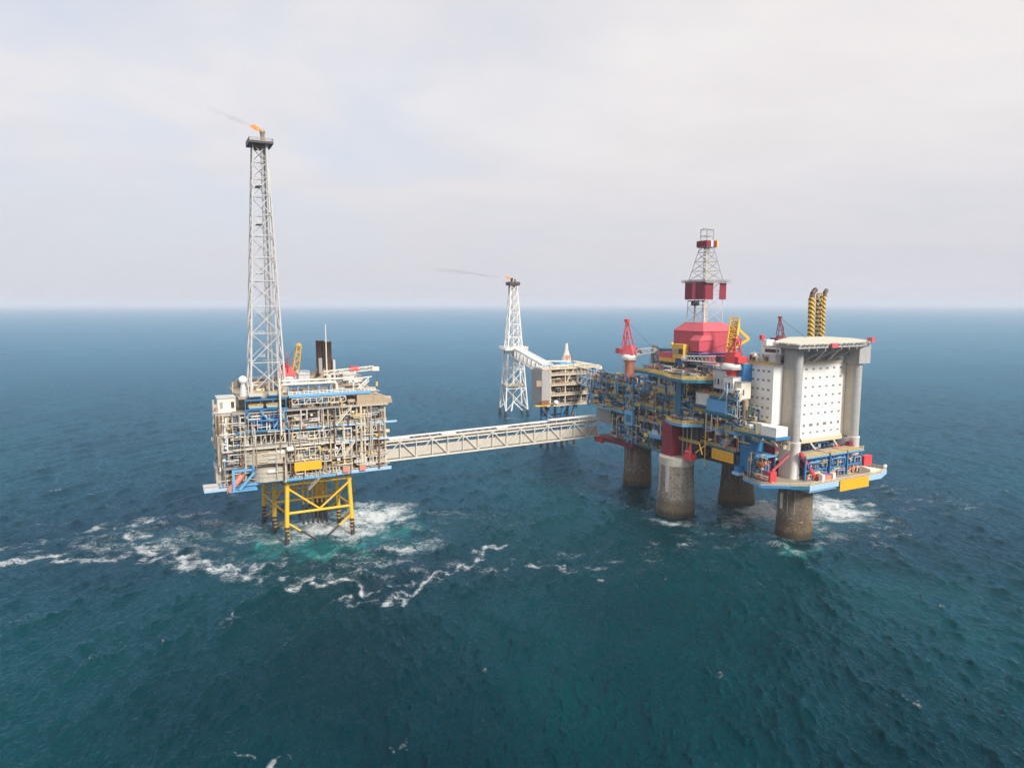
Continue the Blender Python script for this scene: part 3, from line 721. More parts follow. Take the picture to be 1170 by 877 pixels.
def flame(name, label, tip, dirv, length, r):
    d = Vector(dirv).normalized(); m = MB(); tip = Vector(tip)
    side = d.orthogonal().normalized(); rnd = random.Random(3)
    for k, (dv, lf, rf) in enumerate(((d, 1.0, 1.0), (d+side*0.14, 0.75, 0.7), (d-side*0.12+Vector((0,0,.16)), 0.82, 0.65))):
        m.lathe(tip, [(r*.35*rf, 0), (r*.85*rf, length*lf*.2), (r*rf, length*lf*.42), (r*.75*rf, length*lf*.7), (r*.25*rf, length*lf*.92), (0.02, length*lf)], 'orange', 10, dv)
    o = m.build(name, None, tuple(tip)); o.data.materials.clear()
    mt, nt, out = new_mat(name+'_fire'); em = nt.nodes.new('ShaderNodeEmission'); tr = nt.nodes.new('ShaderNodeBsdfTransparent'); mx = nt.nodes.new('ShaderNodeMixShader')
    tc = nt.nodes.new('ShaderNodeTexCoord'); nz = noise(nt, tc.outputs['Object'], 0.9, 4, 0.6, 0.6)
    L(nt, mixc(nt, smooth(nt, nz, 0.35, 0.65), (1.0, 0.22, 0.03), (1.0, 0.55, 0.20)), em.inputs[0]); em.inputs[1].default_value = 0.62
    L(nt, smooth(nt, nz, 0.28, 0.5, 0.35, 1.0), mx.inputs[0]); L(nt, tr.outputs[0], mx.inputs[1]); L(nt, em.outputs[0], mx.inputs[2]); L(nt, mx.outputs[0], out.inputs[0])
    o.data.materials.append(mt); return tag(o, label, 'flame')

# ================================================================== steel jacket platform on yellow legs
TF, TB_ = -38.0, -88.0            # front and rear planes (a)
T0, T1 = -208.0, -136.0           # left and right ends (b)
TL = [30.0, 37.3, 44.5, 51.8, 60.0]
T = thing('jacket_platform', 'beige gas platform crowded with pipework standing on a yellow steel jacket', 'platform', (-62, -170, 0))
mT = lambda s, d, z: (TF-d, s, z)

# --- jacket: eight legs with dark splash zone, braces in yellow above and dark below
rows = [(-42.0, -181.5, -152.8), (-61.0, -184.0, -154.5), (-80.5, -186.0, -158.0)]
for a, bl, br in rows:
    for b, dirb in ((bl, -1), (br, 1)):
        m = MB(); m.tube((a, b, 7.5), (a-0.4*(a+61)/20, b-dirb*0.9, 29.4), .98, 'jacket_yellow', 12)
        m.tube((a+0.2*(a+61)/20, b+dirb*0.4, -8), (a, b, 7.5), 1.0, 'dark', 12)
        for z in (2.5, 4.2, 5.9): m.tube((a, b, z), (a, b, z+0.4), 1.04, 'jacket_yellow', 12)
        m.build('jacket_leg', T)
def jbrace(p, q, r=0.46, zc=5.0):
    p = Vector(p); q = Vector(q); m = MB()
    if min(p.z, q.z) >= zc: m.tube(p, q, r, 'jacket_yellow', 8)
    else:
        if p.z < q.z: p, q = q, p
        t = (p.z-zc)/(p.z-q.z); c = p+(q-p)*t
        m.tube(p, c, r, 'jacket_yellow', 8); m.tube(c, q, r, 'dark', 8)
    m.build('jacket_brace', T)
for a, bl, br in (rows[0], rows[2]):
    mid = (bl+br)/2
    jbrace((a, bl, 13.5), (a, br, 13.5), 0.6); jbrace((a, bl, 26.5), (a, br, 26.5), 0.5)
    jbrace((a, bl, 25.5), (a, mid, 14.0)); jbrace((a, br, 25.5), (a, mid, 14.0))
    jbrace((a, bl, 9.5), (a, mid, -1.5)); jbrace((a, br, 9.5), (a, mid, -1.5))
jbrace((rows[1][0], rows[1][1], 14), (rows[1][0], rows[1][2], 14))
for i in (1, 2):
    for r0, r1 in ((rows[0], rows[1]), (rows[1], rows[2])):
        jbrace((r0[0], r0[i], 13.5), (r1[0], r1[i], 13.5)); jbrace((r0[0], r0[i], 26), (r1[0], r1[i], 14)); jbrace((r0[0], r0[i], 11), (r1[0], r1[i], 0.5))
        jbrace((r0[0], r0[i], 26), (r1[0], r1[i], 26))
m = MB(); m.tube((-78, -160, 9), (-78, -160, 29.5), 2.3, 'jacket_yellow', 14); m.tube((-78, -160, -6), (-78, -160, 9), 2.3, 'dark', 14); m.build('caisson', T)
m = MB()
for k in range(6):
    b = -170+2.2*k; m.tube((-66, b, 10), (-66, b, 29.5), 0.5, 'jacket_yellow', 8); m.tube((-66, b, -6), (-66, b, 10), 0.5, 'dark', 8)
m.build('riser_bundle', T)

# --- decks
for i, z in enumerate(TL):
    m = MB(); m.box(TB_, TF, T0+(6 if i > 2 else 1.5), T1, z-0.55, z, 'deckplate'); m.build('deck', T)
    m = MB(); c = ('skyblue', 'grey', 'lightgrey', 'skyblue', 'grey')[i]
    if i == 0:                                            # stepped lower edge
        m.box(TF+0.003, TF+0.6, T0-1, -160.5, z-.8, z+0.25, 'skyblue'); m.box(TF+0.003, TF+0.6, -160, T1+1, z-0.5, z+0.9, 'paleblue')
        m.box(TB_, TF, T0+0.9, T0+1.5, z-1.2, z+0.2, 'skyblue')
    else:
        e0 = T0+(6 if i > 2 else 1.5)
        m.box(TF+0.003, TF+0.5, e0, -181, z-0.55, z+0.1, c); m.box(TF+0.003, TF+0.5, -180.6, -158, z-0.5, z+0.12, c); m.box(TF+0.003, TF+0.7, -157.5, T1+(4 if i == 3 else 0), z-0.55, z+0.2, 'paleblue' if i in (2, 3) else 'beige')
    m.build('edge_beam', T)
m = MB()
for b in (-206, -194, -181.3, -167, -152.8, -137.2):
    m.box(TF-1.6, TF-0.8, b-0.4, b+0.4, 30.0, 60.0, 'beige')
for b in (-206, -181.3, -152.8, -137.2):
    for a in (-61, -86): m.box(a-.4, a+.4, b-.4, b+.4, 30.0, 60, 'beige')
m.build('deck_column', T)
# inner fire walls behind the open bays, in darker tan to colour in shade
for z0, z1, b0, b1 in ((30, 36.75, -205, -138), (37.3, 43.95, -204, -139), (44.5, 51.25, -203, -139), (51.8, 59.45, -200, -141)):
    MB().box(TB_+1, TF-10.5, b0, b1, z0, z1, 'tan').build('fire_wall', T)
palT = ['cream', 'beige', 'offwhite', 'beige', 'cream', 'tan', 'lightgrey', 'tan', 'offwhite', 'brown', 'white', 'tan', 'rust']
palT += ['brown', 'tan', 'grey', 'dark']  # darker tones put the decks' inner shade into the equipment colours
palTb = palT+['blue', 'skyblue', 'yellow', 'salmon']
for i in range(4):
    z0, z1 = TL[i], TL[i+1]-0.6
    clutter(T, mT, -181, -168, 11, z0, z1, 100+i, palTb, 12); clutter(T, mT, -168, -153, 11, z0, z1, 110+i, palTb, 14); clutter(T, mT, -152.5, -137, 11, z0, z1, 120+i, palT, 12)
    if i in (0, 1, 3): clutter(T, mT, -205, -182, 9, z0, z1, 130+i, palTb, 12, dmin=3.0)
    m = MB()
    for s0, s1 in ((-181, -168), (-167, -153), (-152.4, -137)):
        m.rail([(TF+0.3, s0), (TF+0.3, s1)], z0+0.1, 'offwhite', 1.5, 1.6, r=0.1)
    m.build('railing', T)
# pipes, trays and little platforms that cross the deck edges in front of everything
rf_ = random.Random(404)
for s0, s1, n in ((-181, -168, 13), (-168, -153, 17), (-153, -137, 15), (-208.5, -196, 24), (-200, -182, 18)):
    m = MB()
    for k in range(n):
        s = rf_.uniform(s0, s1); a = TF+rf_.uniform(0.6, 1.7)+(2.4 if s0 == -200 else 0); za = rf_.choice(TL[:4])+rf_.uniform(-1, 3); zb = min(59.5, za+rf_.uniform(4, 16)); r_ = rf_.choice([.14, .18, .26, .34]); mat = rf_.choice(['cream', 'offwhite', 'beige', 'tan', 'lightgrey', 'tan', 'rust', 'brown', 'grey', 'beige'])
        m.path([(a-1.5, s, za), (a, s, za), (a, s, zb), (a-1.2, s, zb)], r_, mat)
        s = rf_.uniform(s0, s1-3); z = rf_.uniform(31, 58); m.path([(a-1, s, z), (a, s, z), (a, min(s1, s+rf_.uniform(2, 8)), z)], r_*.9, rf_.choice(['cream', 'offwhite', 'beige', 'tan', 'lightgrey']))
        s = rf_.uniform(s0, s1-2); z = rf_.uniform(31, 58); w_ = rf_.uniform(.4, 1.5); m.box(TF+.75, TF+.75+rf_.uniform(.3, .9), s, s+w_, z, z+rf_.uniform(.4, 1.3), rf_.choice(['tan', 'beige', 'brown', 'dark', 'cream', 'grey', 'lightgrey', 'yellow', 'white', 'rust']))
    m.build('pipework', T)
for k in range(12):
    s = rf_.uniform(-180, -140); z = rf_.choice(TL[:4])+rf_.uniform(2.4, 4.2); w_ = rf_.uniform(2, 5)
    MB().box(TF-1.2, TF+1.3, s, s+w_, z, z+.2, 'deckplate').rail([(TF+1.2, s), (TF+1.2, s+w_)], z+.2, rf_.choice(['white', 'offwhite', 'cream', 'rail_yellow']), 1.2, 1.2, r=.1).build('side_platform', T)
# white cross-braced screens hung on the front
def screen(s0, s1, z0, z1, n, off=0.75, r=0.13, mat='offwhite'):
    m = MB(); a = TF+off
    for z in (z0, z1): m.bar((a, s0, z), (a, s1, z), r*2, r*2.2, mat)
    for k in range(n+1):
        s = s0+(s1-s0)*k/n; m.bar((a, s, z0), (a, s, z1), r*2, r*2, mat)
        if k < n and k % 2 == 0: m.bar((a, s, z0), (a, s0+(s1-s0)*(k+1)/n, z1), r*1.4, r*1.4, mat)
    m.build('braced_screen', T)
screen(-199, -181.6, 46.2, 50.3, 9); screen(-178.5, -160, 47, 50.2, 8); screen(-191, -181.8, 31.2, 34.9, 4)
screen(-166, -154.5, 31.0, 33.4, 8); screen(-151, -137.5, 33.2, 36.3, 9); screen(-150.6, -138, 48.0, 50.8, 7); screen(-178, -155, 62.2, 64.6, 9, 0.0)
screen(-181, -167, 38.0, 43.2, 3, 0.9, 0.17, 'cream'); screen(-160.5, -154, 37.8, 43.6, 2, 0.9, 0.2, 'offwhite')
# rounded beige modules at the front left corner
def bulge(z0, z1, b0, b1, out, mat, rad=5.0, name='rounded_module'):
    poly = [(TF-10, b1), (TF+out, b1)]
    for k in range(7):
        t = math.pi/2*k/6; poly.append((TF+out-rad+rad*math.cos(t), b0+rad-rad*math.sin(t)))
    poly.append((TF-10, b0)); m = MB(); m.prism(poly, z0, z1, mat)
    for zz in (z0+(z1-z0)*.33, z0+(z1-z0)*.66): m.prism([(x+(0.12 if x > TF-9 else 0), y-(0.12 if y < b1-1 else 0)) for x, y in poly], zz, zz+0.18, 'grey')
    return m.build(name, T)
bulge(30.3, 36.2, -195, -182.5, 2.6, 'clad_beige'); bulge(38.3, 43.4, -199, -182, 3.0, 'beige'); bulge(44.7, 46.1, -200, -181, 2.8, 'offwhite'); bulge(46.11, 46.4, -200.3, -180.8, 3.1, 'yellow', name='toe_plate')
for b, z in ((-185, 42.6), (-181, 43.4), (-189, 34.5)): MB().capsule((TF+2.2, b, z), (TF+2.2, b+2.2, z), 1.05, 'white').build('tank', T)
# tower of cabins and vertical pipes on the far left end
for z0, z1, b0, b1, a1, mat in ((38, 44.3, -208, -202, TF-3, 'silver'), (45, 52.5, -208.8, -202.5, TF-4, 'beige'), (53, 60, -208.2, -202, TF-3.5, 'beige'), (60.2, 66, -207, -200, TF-5, 'offwhite'), (30.5, 37, -209, -204, TF-4, 'beige')):
    m = MB(); m.box(a1-9, a1, b0, b1, z0, z1, mat); m.box(a1-9.3, a1+.4, b0-.3, b1+.2, z1, z1+.3, 'lightgrey')
    for k in range(3): m.box(a1, a1+.1, b0+.8+k*2.2, b0+2.0+k*2.2, z0+1.5, z0+4.2, ['grey', 'white', 'dark'][k])
    m.build('cabin', T)
m = MB()
for k, b in enumerate((-207.4, -206.4, -205.3, -204.3)): m.tube((TF-1.8+.3*k, b, 36+k), (TF-1.8+.3*k, b, 59-2*k), 0.34, ['white', 'offwhite', 'blue', 'white'][k], 8)
m.path([(TF-1, -208, 48), (TF-1, -203, 46.5), (TF-1, -199, 46.5)], 0.3, 'white'); m.path([(TF-1, -207.6, 57), (TF-1, -205, 57), (TF-1, -205, 48)], 0.35, 'white'); m.build('riser_pipe', T)
for k in range(7):
    rr_ = random.Random(k+60); b = -207.6-rr_.uniform(0, 2); z = 40+k*3.4; m = MB(); m.box(TF-14, TF-6, b, b+3, z, z+1.8, rr_.choice(['tan', 'beige', 'lightgrey', 'salmon', 'green'])); m.rail([(TF-5.6, b-0.5), (TF-5.6, b+4)], z+1.8, 'white'); m.build('side_platform', T)
# ladder tower left of the rounded modules
m = MB()
for z in range(37, 60, 1): m.bar((TF+.4, -202.2, z), (TF+.4, -200.6, z), 0.12, 0.12, 'offwhite')
for b in (-202.2, -200.6): m.bar((TF+.4, b, 36), (TF+.4, b, 59.5), 0.22, 0.22, 'blue', (1,0,0))
m.build('ladder', T)
# blue steel frame below the flare tower foot
m = MB()
for z in (51.9, 56.2, 60.9, 65.0):
    m.box(TF+0.62, TF+1.3, -197, -180.2, z, z+0.5, 'skyblue' if z < 55 else 'blue')
for b in (-197, -191, -186, -180.8): m.box(TF+0.62, TF+.9, b, b+0.28, 52.4, 65.0, 'blue')
m.bar((TF+1.0, -196.4, 60.5), (TF+1.0, -191, 53), 0.6, 0.6, 'blue'); m.bar((TF+1.0, -186, 53), (TF+1.0, -181, 60.5), 0.6, 0.6, 'skyblue'); m.bar((TF+1.0, -191, 60.5), (TF+1.0, -188, 56.6), 0.5, 0.5, 'skyblue')
m.build('blue_frame', T)
MB().box(TF-3, TF-1, -195, -182, 53, 59.2, 'navy').build('recess_shade_sheet', T)  # navy sheet puts the shade of the frame's recess into colour
for b0, z0, mat in ((-195.5, 60.98, 'skyblue'), (-188.5, 60.98, 'skyblue'), (-195.3, 66.0, 'paleblue'), (-187.5, 66.0, 'skyblue')):
    MB().box(TF-5, TF+1.9, b0, b0+5.5, z0+.8, z0+1.5, mat).rail([(TF+1.7, b0), (TF+1.7, b0+5.5)], z0+1.5, 'yellow', 1.1, 1.5, r=.1).build('walkway', T)
# upper deck
m = MB(); m.box(TB_+4, TF-2, -199, -139, 65.4, 66, 'deckplate'); m.box(TF-1.99, TF-1.5, -179, -143, 64.9, 66.1, 'skyblue'); m.build('deck', T)
clutter(T, lambda s, d, z: (TF-2.2-d, s, z), -179, -140, 10, 60.0, 65.3, 150, palTb, 16)
MB().box(TB_+5, TF-14, -198, -141, 60.1, 65.3, 'clad_beige').build('fire_wall', T)
clutter(T, lambda s, d, z: (TF-3-d, s, z), -180, -143, 12, 66.0, 69.2, 151, palTb, 14, 0.85); clutter(T, lambda s, d, z: (TF-20-d, s, z), -200, -141, 14, 66.0, 70.5, 152, palTb, 14, 0.85)
clutter(T, lambda s, d, z: (TF-34-d, s, z), -198, -141, 12, 66.0, 71.5, 153, palT, 10, 0.8)
m = MB(); m.rail([(TF-2.2, -179), (TF-2.2, -141)], 66, 'white', 1.4, 1.6, r=.12); m.build('railing', T)
m = MB(); m.path([(TF-3, -181, 70.6), (TF-3, -159.2, 70.6), (TF-3, -158.2, 69.8), (TF-3, -158.2, 64)], 0.62, 'offwhite', 10)
m.path([(TF-6, -181, 71.8), (TF-6, -150, 71.8), (TF-6, -150, 66)], 0.4, 'white', 8); m.build('main_pipe', T)
m = MB()
for b in (-179, -175, -170.5, -166, -161): m.box(TF-4, TF-3.4, b, b+.5, 66, 71, 'skyblue')
m.box(TF-3.9, TF-3.5, -179, -161, 69.2, 69.8, 'blue'); m.build('pipe_support', T)
for b, d, r, z0, z1 in ((-150, 3.0, .5, 44.5, 60), (-148.6, 1.1, .55, 31, 59.5), (-147, 1.2, .45, 33, 58), (-156.5, 1.0, .4, 31, 51), (-183.4, -1.9, .45, 50, 74), (-140.8, 0.5, .4, 30.6, 51)):
    MB().tube((TF-d+1.6, b, z0), (TF-d+1.6, b, z1), r, 'rust' if b == -140.8 else 'cream' if b > -160 else 'offwhite', 10).build('standpipe', T)
m = MB(); m.prism([(TF-1, -150), (TF-1, -133.5), (TF-12, -133), (TF-12, -150)], 60.02, 61.4, 'tan', None); m.prism([(TF-2, -149.5), (TF-2, -143), (TF-2, -134), (TF-11, -134), (TF-11, -143), (TF-11, -149.5)], 61.41, 63, 'tan', [67.5, 64.6, 62.0, 62.3, 66, 68.2])
rnd = random.Random(77)
for k in range(26):
    b = rnd.uniform(-149, -135); a = TF-2-rnd.uniform(0, 9); h = max(.5, 4.5-abs(b+146)*0.3)*rnd.uniform(.6, 1); w = rnd.uniform(.8, 2.4); m.box(a-w, a, b, b+w, 61.4, 61.4+h, rnd.choice(['tan', 'beige', 'cream', 'grey']))
m.build('scaffold_stack', T)
m = MB(); truss_girder(m, (TF-4, -150.5, 63.8), (TF-4, -143.5, 70.2), 1.4, 1.5, 6, 'white', 0.16, 0.1); m.bar((TF-4, -155, 71.2), (TF-4, -142, 72.2), .5, .4, 'white'); m.build('davit_arm', T)
m = MB(); truss_girder(m, (TF-10, -162, 73.2), (TF-10, -139.5, 74.6), 1.6, 1.7, 13, 'offwhite', .18, .11); m.box(TF-10.9, TF-9.1, -150.5, -146.5, 74.6, 76.6, 'red'); m.box(TF-11.2, TF-8.8, -140.2, -137, 74.2, 76.0, 'offwhite'); m.tube((TF-10, -138, 74.2), (TF-10, -138, 69), .07, 'dark', 4); m.box(TF-10.4, TF-9.6, -138.4, -137.6, 67, 69, 'yellow'); m.tube((TF-10, -160, 66), (TF-10, -160, 73.2), 1.2, 'cream', 10); m.build('loading_arm', T)
for a, b, w, d, h, mat in ((-66, -171, 6, 5, 6.5, 'lightgrey'), (-72, -163, 5, 5, 5, 'beige'), (-58, -150, 6, 6, 4.4, 'offwhite'), (-70, -150, 7, 6, 5, 'cream'), (-80, -178, 8, 6, 5, 'silver'), (-52, -176.5, 4, 4, 4, 'offwhite')):
    m = MB(); m.box(a, a+w, b, b+d, 66.02, 66+h, mat); m.box(a-.2, a+w+.2, b-.2, b+d+.2, 66+h, 66.3+h, 'grey'); m.rail([(a, b), (a+w, b), (a+w, b+d), (a, b+d)], 66.3+h, 'white', closed=True)
    for k in range(3): m.box(a+w, a+w+.12, b+.5+k*d/3.2, b+1.3+k*d/3.2, 67, 66+h*.7, 'grey')
    m.build('deck_house', T)
stairs(T, (TF+1.0, -166.5, 30.2), (TF+1.0, -172.5, 24.5), 'grey'); stairs(T, (TF+1.3, -160, 51.9), (TF+1.3, -153, 59.5), 'offwhite'); stairs(T, (TF+1.5, -157.2, 37.3), (TF+1.5, -152, 44.0), 'offwhite')
m = MB(); m.sphere((TF-8, -196.5, 73.0), 1.75, 'wall_white'); m.lathe((TF-8, -196.5, 66), [(1.6, 0), (1.2, 3.5), (.7, 5.4)], 'lightgrey', 12); m.build('radome', T)
for b, mat in ((-184.5, 'salmon'), (-150, 'salmon'), (-157.5, 'salmon')):
    m = MB(); m.box(TF+.65, TF+1.7, b, b+2.7, 30.6, 32.9, mat); m.box(TF+.62, TF+1.75, b-.1, b+2.8, 32.9, 33.15, 'grey'); m.build('locker', T)
# lifeboat ramp: pale landing at the left and blue launch frame
m = MB(); m.box(TF-5, TF+1.5, -214, -205, 28.3, 29.3, 'paleblue'); m.box(TF-5, TF+1.5, -214.2, -208.5, 29.3, 30.4, 'lightgrey'); m.rail([(TF+1.4, -214), (TF+1.4, -205)], 29.3, 'lightgrey', 2.0, 1.2, r=.1); m.build('landing', T)
m = MB(); a = TF+5.4
m.box(a-.5, a+.4, -203.6, -202.6, 28.8, 36.6, 'skyblue'); m.box(a-.45, a+.35, -203.6, -195, 36.6, 37.5, 'skyblue'); m.bar((a, -195, 35.8), (a, -201, 29.2), .9, .9, 'skyblue'); m.bar((a, -195.6, 39), (a, -195.6, 35), .7, .7, 'blue', (1,0,0)); m.box(TF+.61, a+.4, -205, -194, 28.4, 28.8, 'skyblue'); m.box(TF+.7, a-.5, -195.4, -194.8, 36.6, 37.2, 'blue'); m.box(TF+.7, a-.5, -203.4, -202.8, 36.6, 37.2, 'blue'); m.build('launch_frame', T)
lifeboat('free_fall_lifeboat', 'orange free fall lifeboat tilted nose down in a blue launch frame', (TF+3.4, -202.2, 31.6), (0.05, -0.62, -0.72), 10.5, 1.35, None, 'salmon')
sign_board('name_board', 'plain orange board on the front railing of the beige platform', 'a', -178.3, -166.8, TF+1.7, 33.4, 37.2, False)

# --- exhaust stacks
e = thing('exhaust_stack', 'pair of dark brown exhaust stacks with a thin white mast', 'exhaust stack', (-62, -158.5, 66))
for b, zt, a in ((-160.3, 88.0, -64), (-157.3, 87.6, -61)):
    MB().lathe((a, b, 70), [(1.75, 0), (1.75, zt-70.6), (1.9, zt-70.6), (1.9, zt-70)], 'brown', 18).build('stack', e)
for b, a in ((-160.3, -64), (-157.3, -61)):
    m = MB(); m.path([(a-1, b-7, 68.4), (a-.5, b-3, 71), (a, b, 76)], 1.25, 'tan', 12); m.lathe((a, b, 66), [(2.3, 0), (2.3, 3), (1.75, 4.2)], 'rust', 16); m.build('exhaust_duct', e)
MB().tube((-59, -158.4, 66), (-59, -158.4, 95.5), .42, 'offwhite', 8, .2).build('vent_mast', e)
m = MB(); m.box(-60.5, -58, -155.6, -154.6, 66, 79, 'lightgrey'); m.box(-60, -58.2, -162, -160.6, 73, 80, 'grey'); m.build('service_ladder', e)

crane('deck_crane', 'red deck crane with raised yellow boom behind the tall flare tower', (-74, -173.5, 66), 2.6, 1.8, 'red', 'red', 'yellow', R(95), 14, R(80), 'offwhite', None, 1.25, gh=.12)

# --- tall flare tower
f = thing('flare_tower', 'tall slender grey lattice flare tower with dark top platform and small orange flame', 'flare tower', (-57, -186, 66))
lattice_mast(f, [(-50, -193), (-50, -178.6), (-64, -178.6), (-64, -193)], [(-55.5, -187.2), (-55.5, -181.4), (-61, -181.4), (-61, -187.2)], 66, 172.5, 11, 'lightgrey', 0.46, 0.19, grow=0.93)
m = MB()
for a, b0, b1, r in ((-57, -184.6, -183.6, .5), (-58.6, -182.6, -182.4, .42), (-55, -180.5, -181.8, .62)): m.tube((a, b0, 66), (a, b1, 173), r, 'silver' if r < .6 else 'lightgrey', 8)
m.build('flare_riser', f)
m = MB()
for z in (82, 92, 101.5, 118, 139, 155): m.box(-61, -53, -188.5+(z-66)*.02, -186.2+(z-66)*.02, z, z+.25, 'grey'); m.rail([(-53, -188.5), (-53, -186.2)], z, 'lightgrey')
m.build('rest_platform', f)
m = MB(); m.prism([(-52.5, -189), (-52.5, -179.2), (-64.5, -179.2), (-64.5, -189)], 172.6, 173.5, 'dark'); m.prism([(-55, -187), (-55, -181), (-62, -181), (-62, -187)], 171.2, 172.59, 'brown'); m.rail([(-52.6, -188.9), (-52.6, -179.3), (-64.4, -179.3), (-64.4, -188.9)], 173.5, 'grey', closed=True, r=.11); m.build('top_platform', f)
m = MB(); m.lathe((-57.5, -182.9, 173.5), [(.9, 0), (.9, 4.2), (1.15, 4.4), (1.15, 5.6), (.8, 5.7)], 'tan', 12); m.build('flare_tip', f)
vL = Vector((-0.40, -0.88, 0.42))
flame('flare_flame', 'orange gas flame streaming left from the tall flare tower tip', (-57.5, -183.3, 178.8), vL, 5.4, .85)
disc_smoke('smoke_plume', 'faint grey smoke drifting left from the tall flare tower', (-58.6, -187, 180.6), Vector((-0.45, -0.88, 0.40)), 26, 1.2, 4.2, 0.07, 4)

# ================================================================== bridge to the concrete platform
g_ = thing('truss_bridge', 'long cream box truss footbridge linking the beige platform to the concrete platform', 'bridge', (-78, -65, 24))
zb0, zb1, bb0, bb1 = 23.8, 25.6, -136.5, 6.0
zz = lambda b: zb0+(zb1-zb0)*(b-bb0)/(bb1-bb0)
NP = 16
for a, nm in ((-74.6, 'truss_side'), (-82.0, 'truss_side')):
    m = MB()
    for h_, w_ in ((0.5, 1.1), (10.6, 1.0)): m.bar((a, bb0, zz(bb0)+h_), (a, bb1, zz(bb1)+h_), .7, w_*.75, 'bridge_paint')
    for k in range(NP+1):
        b = bb0+(bb1-bb0)*k/NP; m.bar((a, b, zz(b)+1.05), (a, b, zz(b)+10.1), .36, .36, 'bridge_paint', (1,0,0))
        if k < NP:
            b2 = bb0+(bb1-bb0)*(k+1)/NP
            lo, hi = (1.0, 10.2) if k % 2 else (10.2, 1.0)
            m.bar((a+.03, b, zz(b)+lo), (a+.03, b2, zz(b2)+hi), .4, .42, 'bridge_paint')
    m.build(nm, g_)
m = MB()
for d0, h0, h1 in ((-1.7, 1.4, 6.4),): m.add([(-75.6, bb0+.5, zz(bb0)+h0), (-75.6, bb1-.5, zz(bb1)+h0), (-75.6, bb1-.5, zz(bb1)+h1), (-75.6, bb0+.5, zz(bb0)+h1), (-75.8, bb0+.5, zz(bb0)+h0), (-75.8, bb1-.5, zz(bb1)+h0), (-75.8, bb1-.5, zz(bb1)+h1), (-75.8, bb0+.5, zz(bb0)+h1)], [(0,1,2,3),(7,6,5,4),(0,4,5,1),(1,5,6,2),(2,6,7,3),(3,7,4,0)], 'screen_grey')
m.build('wind_screen', g_)
m = MB()
for k, (a, h, r) in enumerate(((-76.4, 8.3, .35), (-77.5, 8.6, .5), (-79, 8.4, .4), (-80.3, 8.7, .5), (-77, 9.6, .25))): m.tube((a, bb0, zz(bb0)+h), (a, bb1, zz(bb1)+h), r, ['white', 'beige', 'lightgrey', 'tan', 'offwhite'][k], 8)
m.build('pipe_run', g_)
m = MB(); m.add([(-81.6, bb0, zz(bb0)+.9), (-76, bb0, zz(bb0)+.9), (-76, bb1, zz(bb1)+.9), (-81.6, bb1, zz(bb1)+.9), (-81.6, bb0, zz(bb0)+1.2), (-76, bb0, zz(bb0)+1.2), (-76, bb1, zz(bb1)+1.2), (-81.6, bb1, zz(bb1)+1.2)], [(3,2,1,0),(4,5,6,7),(0,1,5,4),(1,2,6,5),(2,3,7,6),(3,0,4,7)], 'deckplate'); m.build('walkway_deck', g_)
m = MB()
for k in range(NP*2+1):
    b = bb0+(bb1-bb0)*k/(NP*2); m.bar((-74.2, b, zz(b)+10.5), (-82.4, b, zz(b)+10.5), .35, .4, 'bridge_paint')
m.build('roof_crossbeam', g_)
for b0, b1, a0, a1, h in ((-124, -113, -80, -75.5, 11.1), (-95, -87, -80, -75, 11.1), (-62, -55, -79.5, -75.5, 11.1), (-40, -5, -81.5, -78, 11.2), (-28, 4, -78, -74.4, 12.6), (-137, -40, -81.5, -79, 11.1)):
    m = MB(); m.add([(x, b, zz(b)+h+t) for t in (0, .4) for x, b in ((a0, b0), (a1, b0), (a1, b1), (a0, b1))], [(3,2,1,0),(4,5,6,7),(0,1,5,4),(1,2,6,5),(2,3,7,6),(3,0,4,7)], 'white')
    for q in range(4):
        b = b0+(b1-b0)*(q+.5)/4; m.bar((a0+.3, b, zz(b)+10.7), (a0+.3, b, zz(b)+h), .3, .3, 'white', (1,0,0)); m.bar((a1-.3, b, zz(b)+10.7), (a1-.3, b, zz(b)+h), .3, .3, 'white', (1,0,0))
    m.build('roof_panel', g_)

# ================================================================== concrete leg platform
P_ = thing('concrete_platform', 'large drilling platform of blue and yellow decks on four round concrete legs', 'platform', (0, 25, 0))
def shaft(c, rb, rt, zt, mat, name='concrete_leg'):
    m = MB(); prof = [(rb+.1, -12), (rb, 0), (rb*.985+rt*.015, 3.4), (rb*.9+rt*.1, 3.5), (rb*.55+rt*.45, 8), (rb*.2+rt*.8, 15), (rt, 20), (rt, zt)]
    m.lathe((*c, 0), prof, mat, 40); return m.build(name, P_)
L1c, L2c, L3c, L4c = (1.5, 0.5), (-53, 18.8), (2, 42), (51.7, 27.1)
shaft(L1c, 9.5, 8.7, 29.5, 'concrete_pale'); shaft(L2c, 8.3, 7.7, 33, 'concrete_brown'); shaft(L3c, 9.4, 7.9, 36, 'concrete_brown'); shaft(L4c, 8.0, 7.3, 24.6, 'concrete_brown')
m = MB(); m.lathe((*L1c, 25.6), [(8.72, 0), (8.80, .05), (8.80, 3.95), (8.6, 4.0)], 'screen_grey', 48, smooth=False)
for t0, t1, z0 in ((-.10, .10, 12.5), (.55, .64, 12)):
    pl = [(L1c[0]+r_*math.sin(-t+.35), L1c[1]-r_*math.cos(-t+.35)) for r_, ts in ((8.5, (t0, t1)), (8.98, (t1, t0))) for t in ts]
    m.prism(pl, z0, 25.5, 'screen_grey')
m.build('leg_collar', P_)
for cc, azs, z0, z1 in ((L4c, (-.15,), 13, 20), (L3c, (.35,), 15, 21)):
    for az in azs:
        rr_ = 7.75; pl = [(cc[0]+r_*math.sin(az+t), cc[1]-r_*math.cos(az+t)) for r_, ts in ((rr_-.5, (-.09, .09)), (rr_+.12, (.09, -.09))) for t in ts]
        MB().prism(pl, z0, z1, 'offwhite').build('leg_marker_panel', P_)
m = MB()
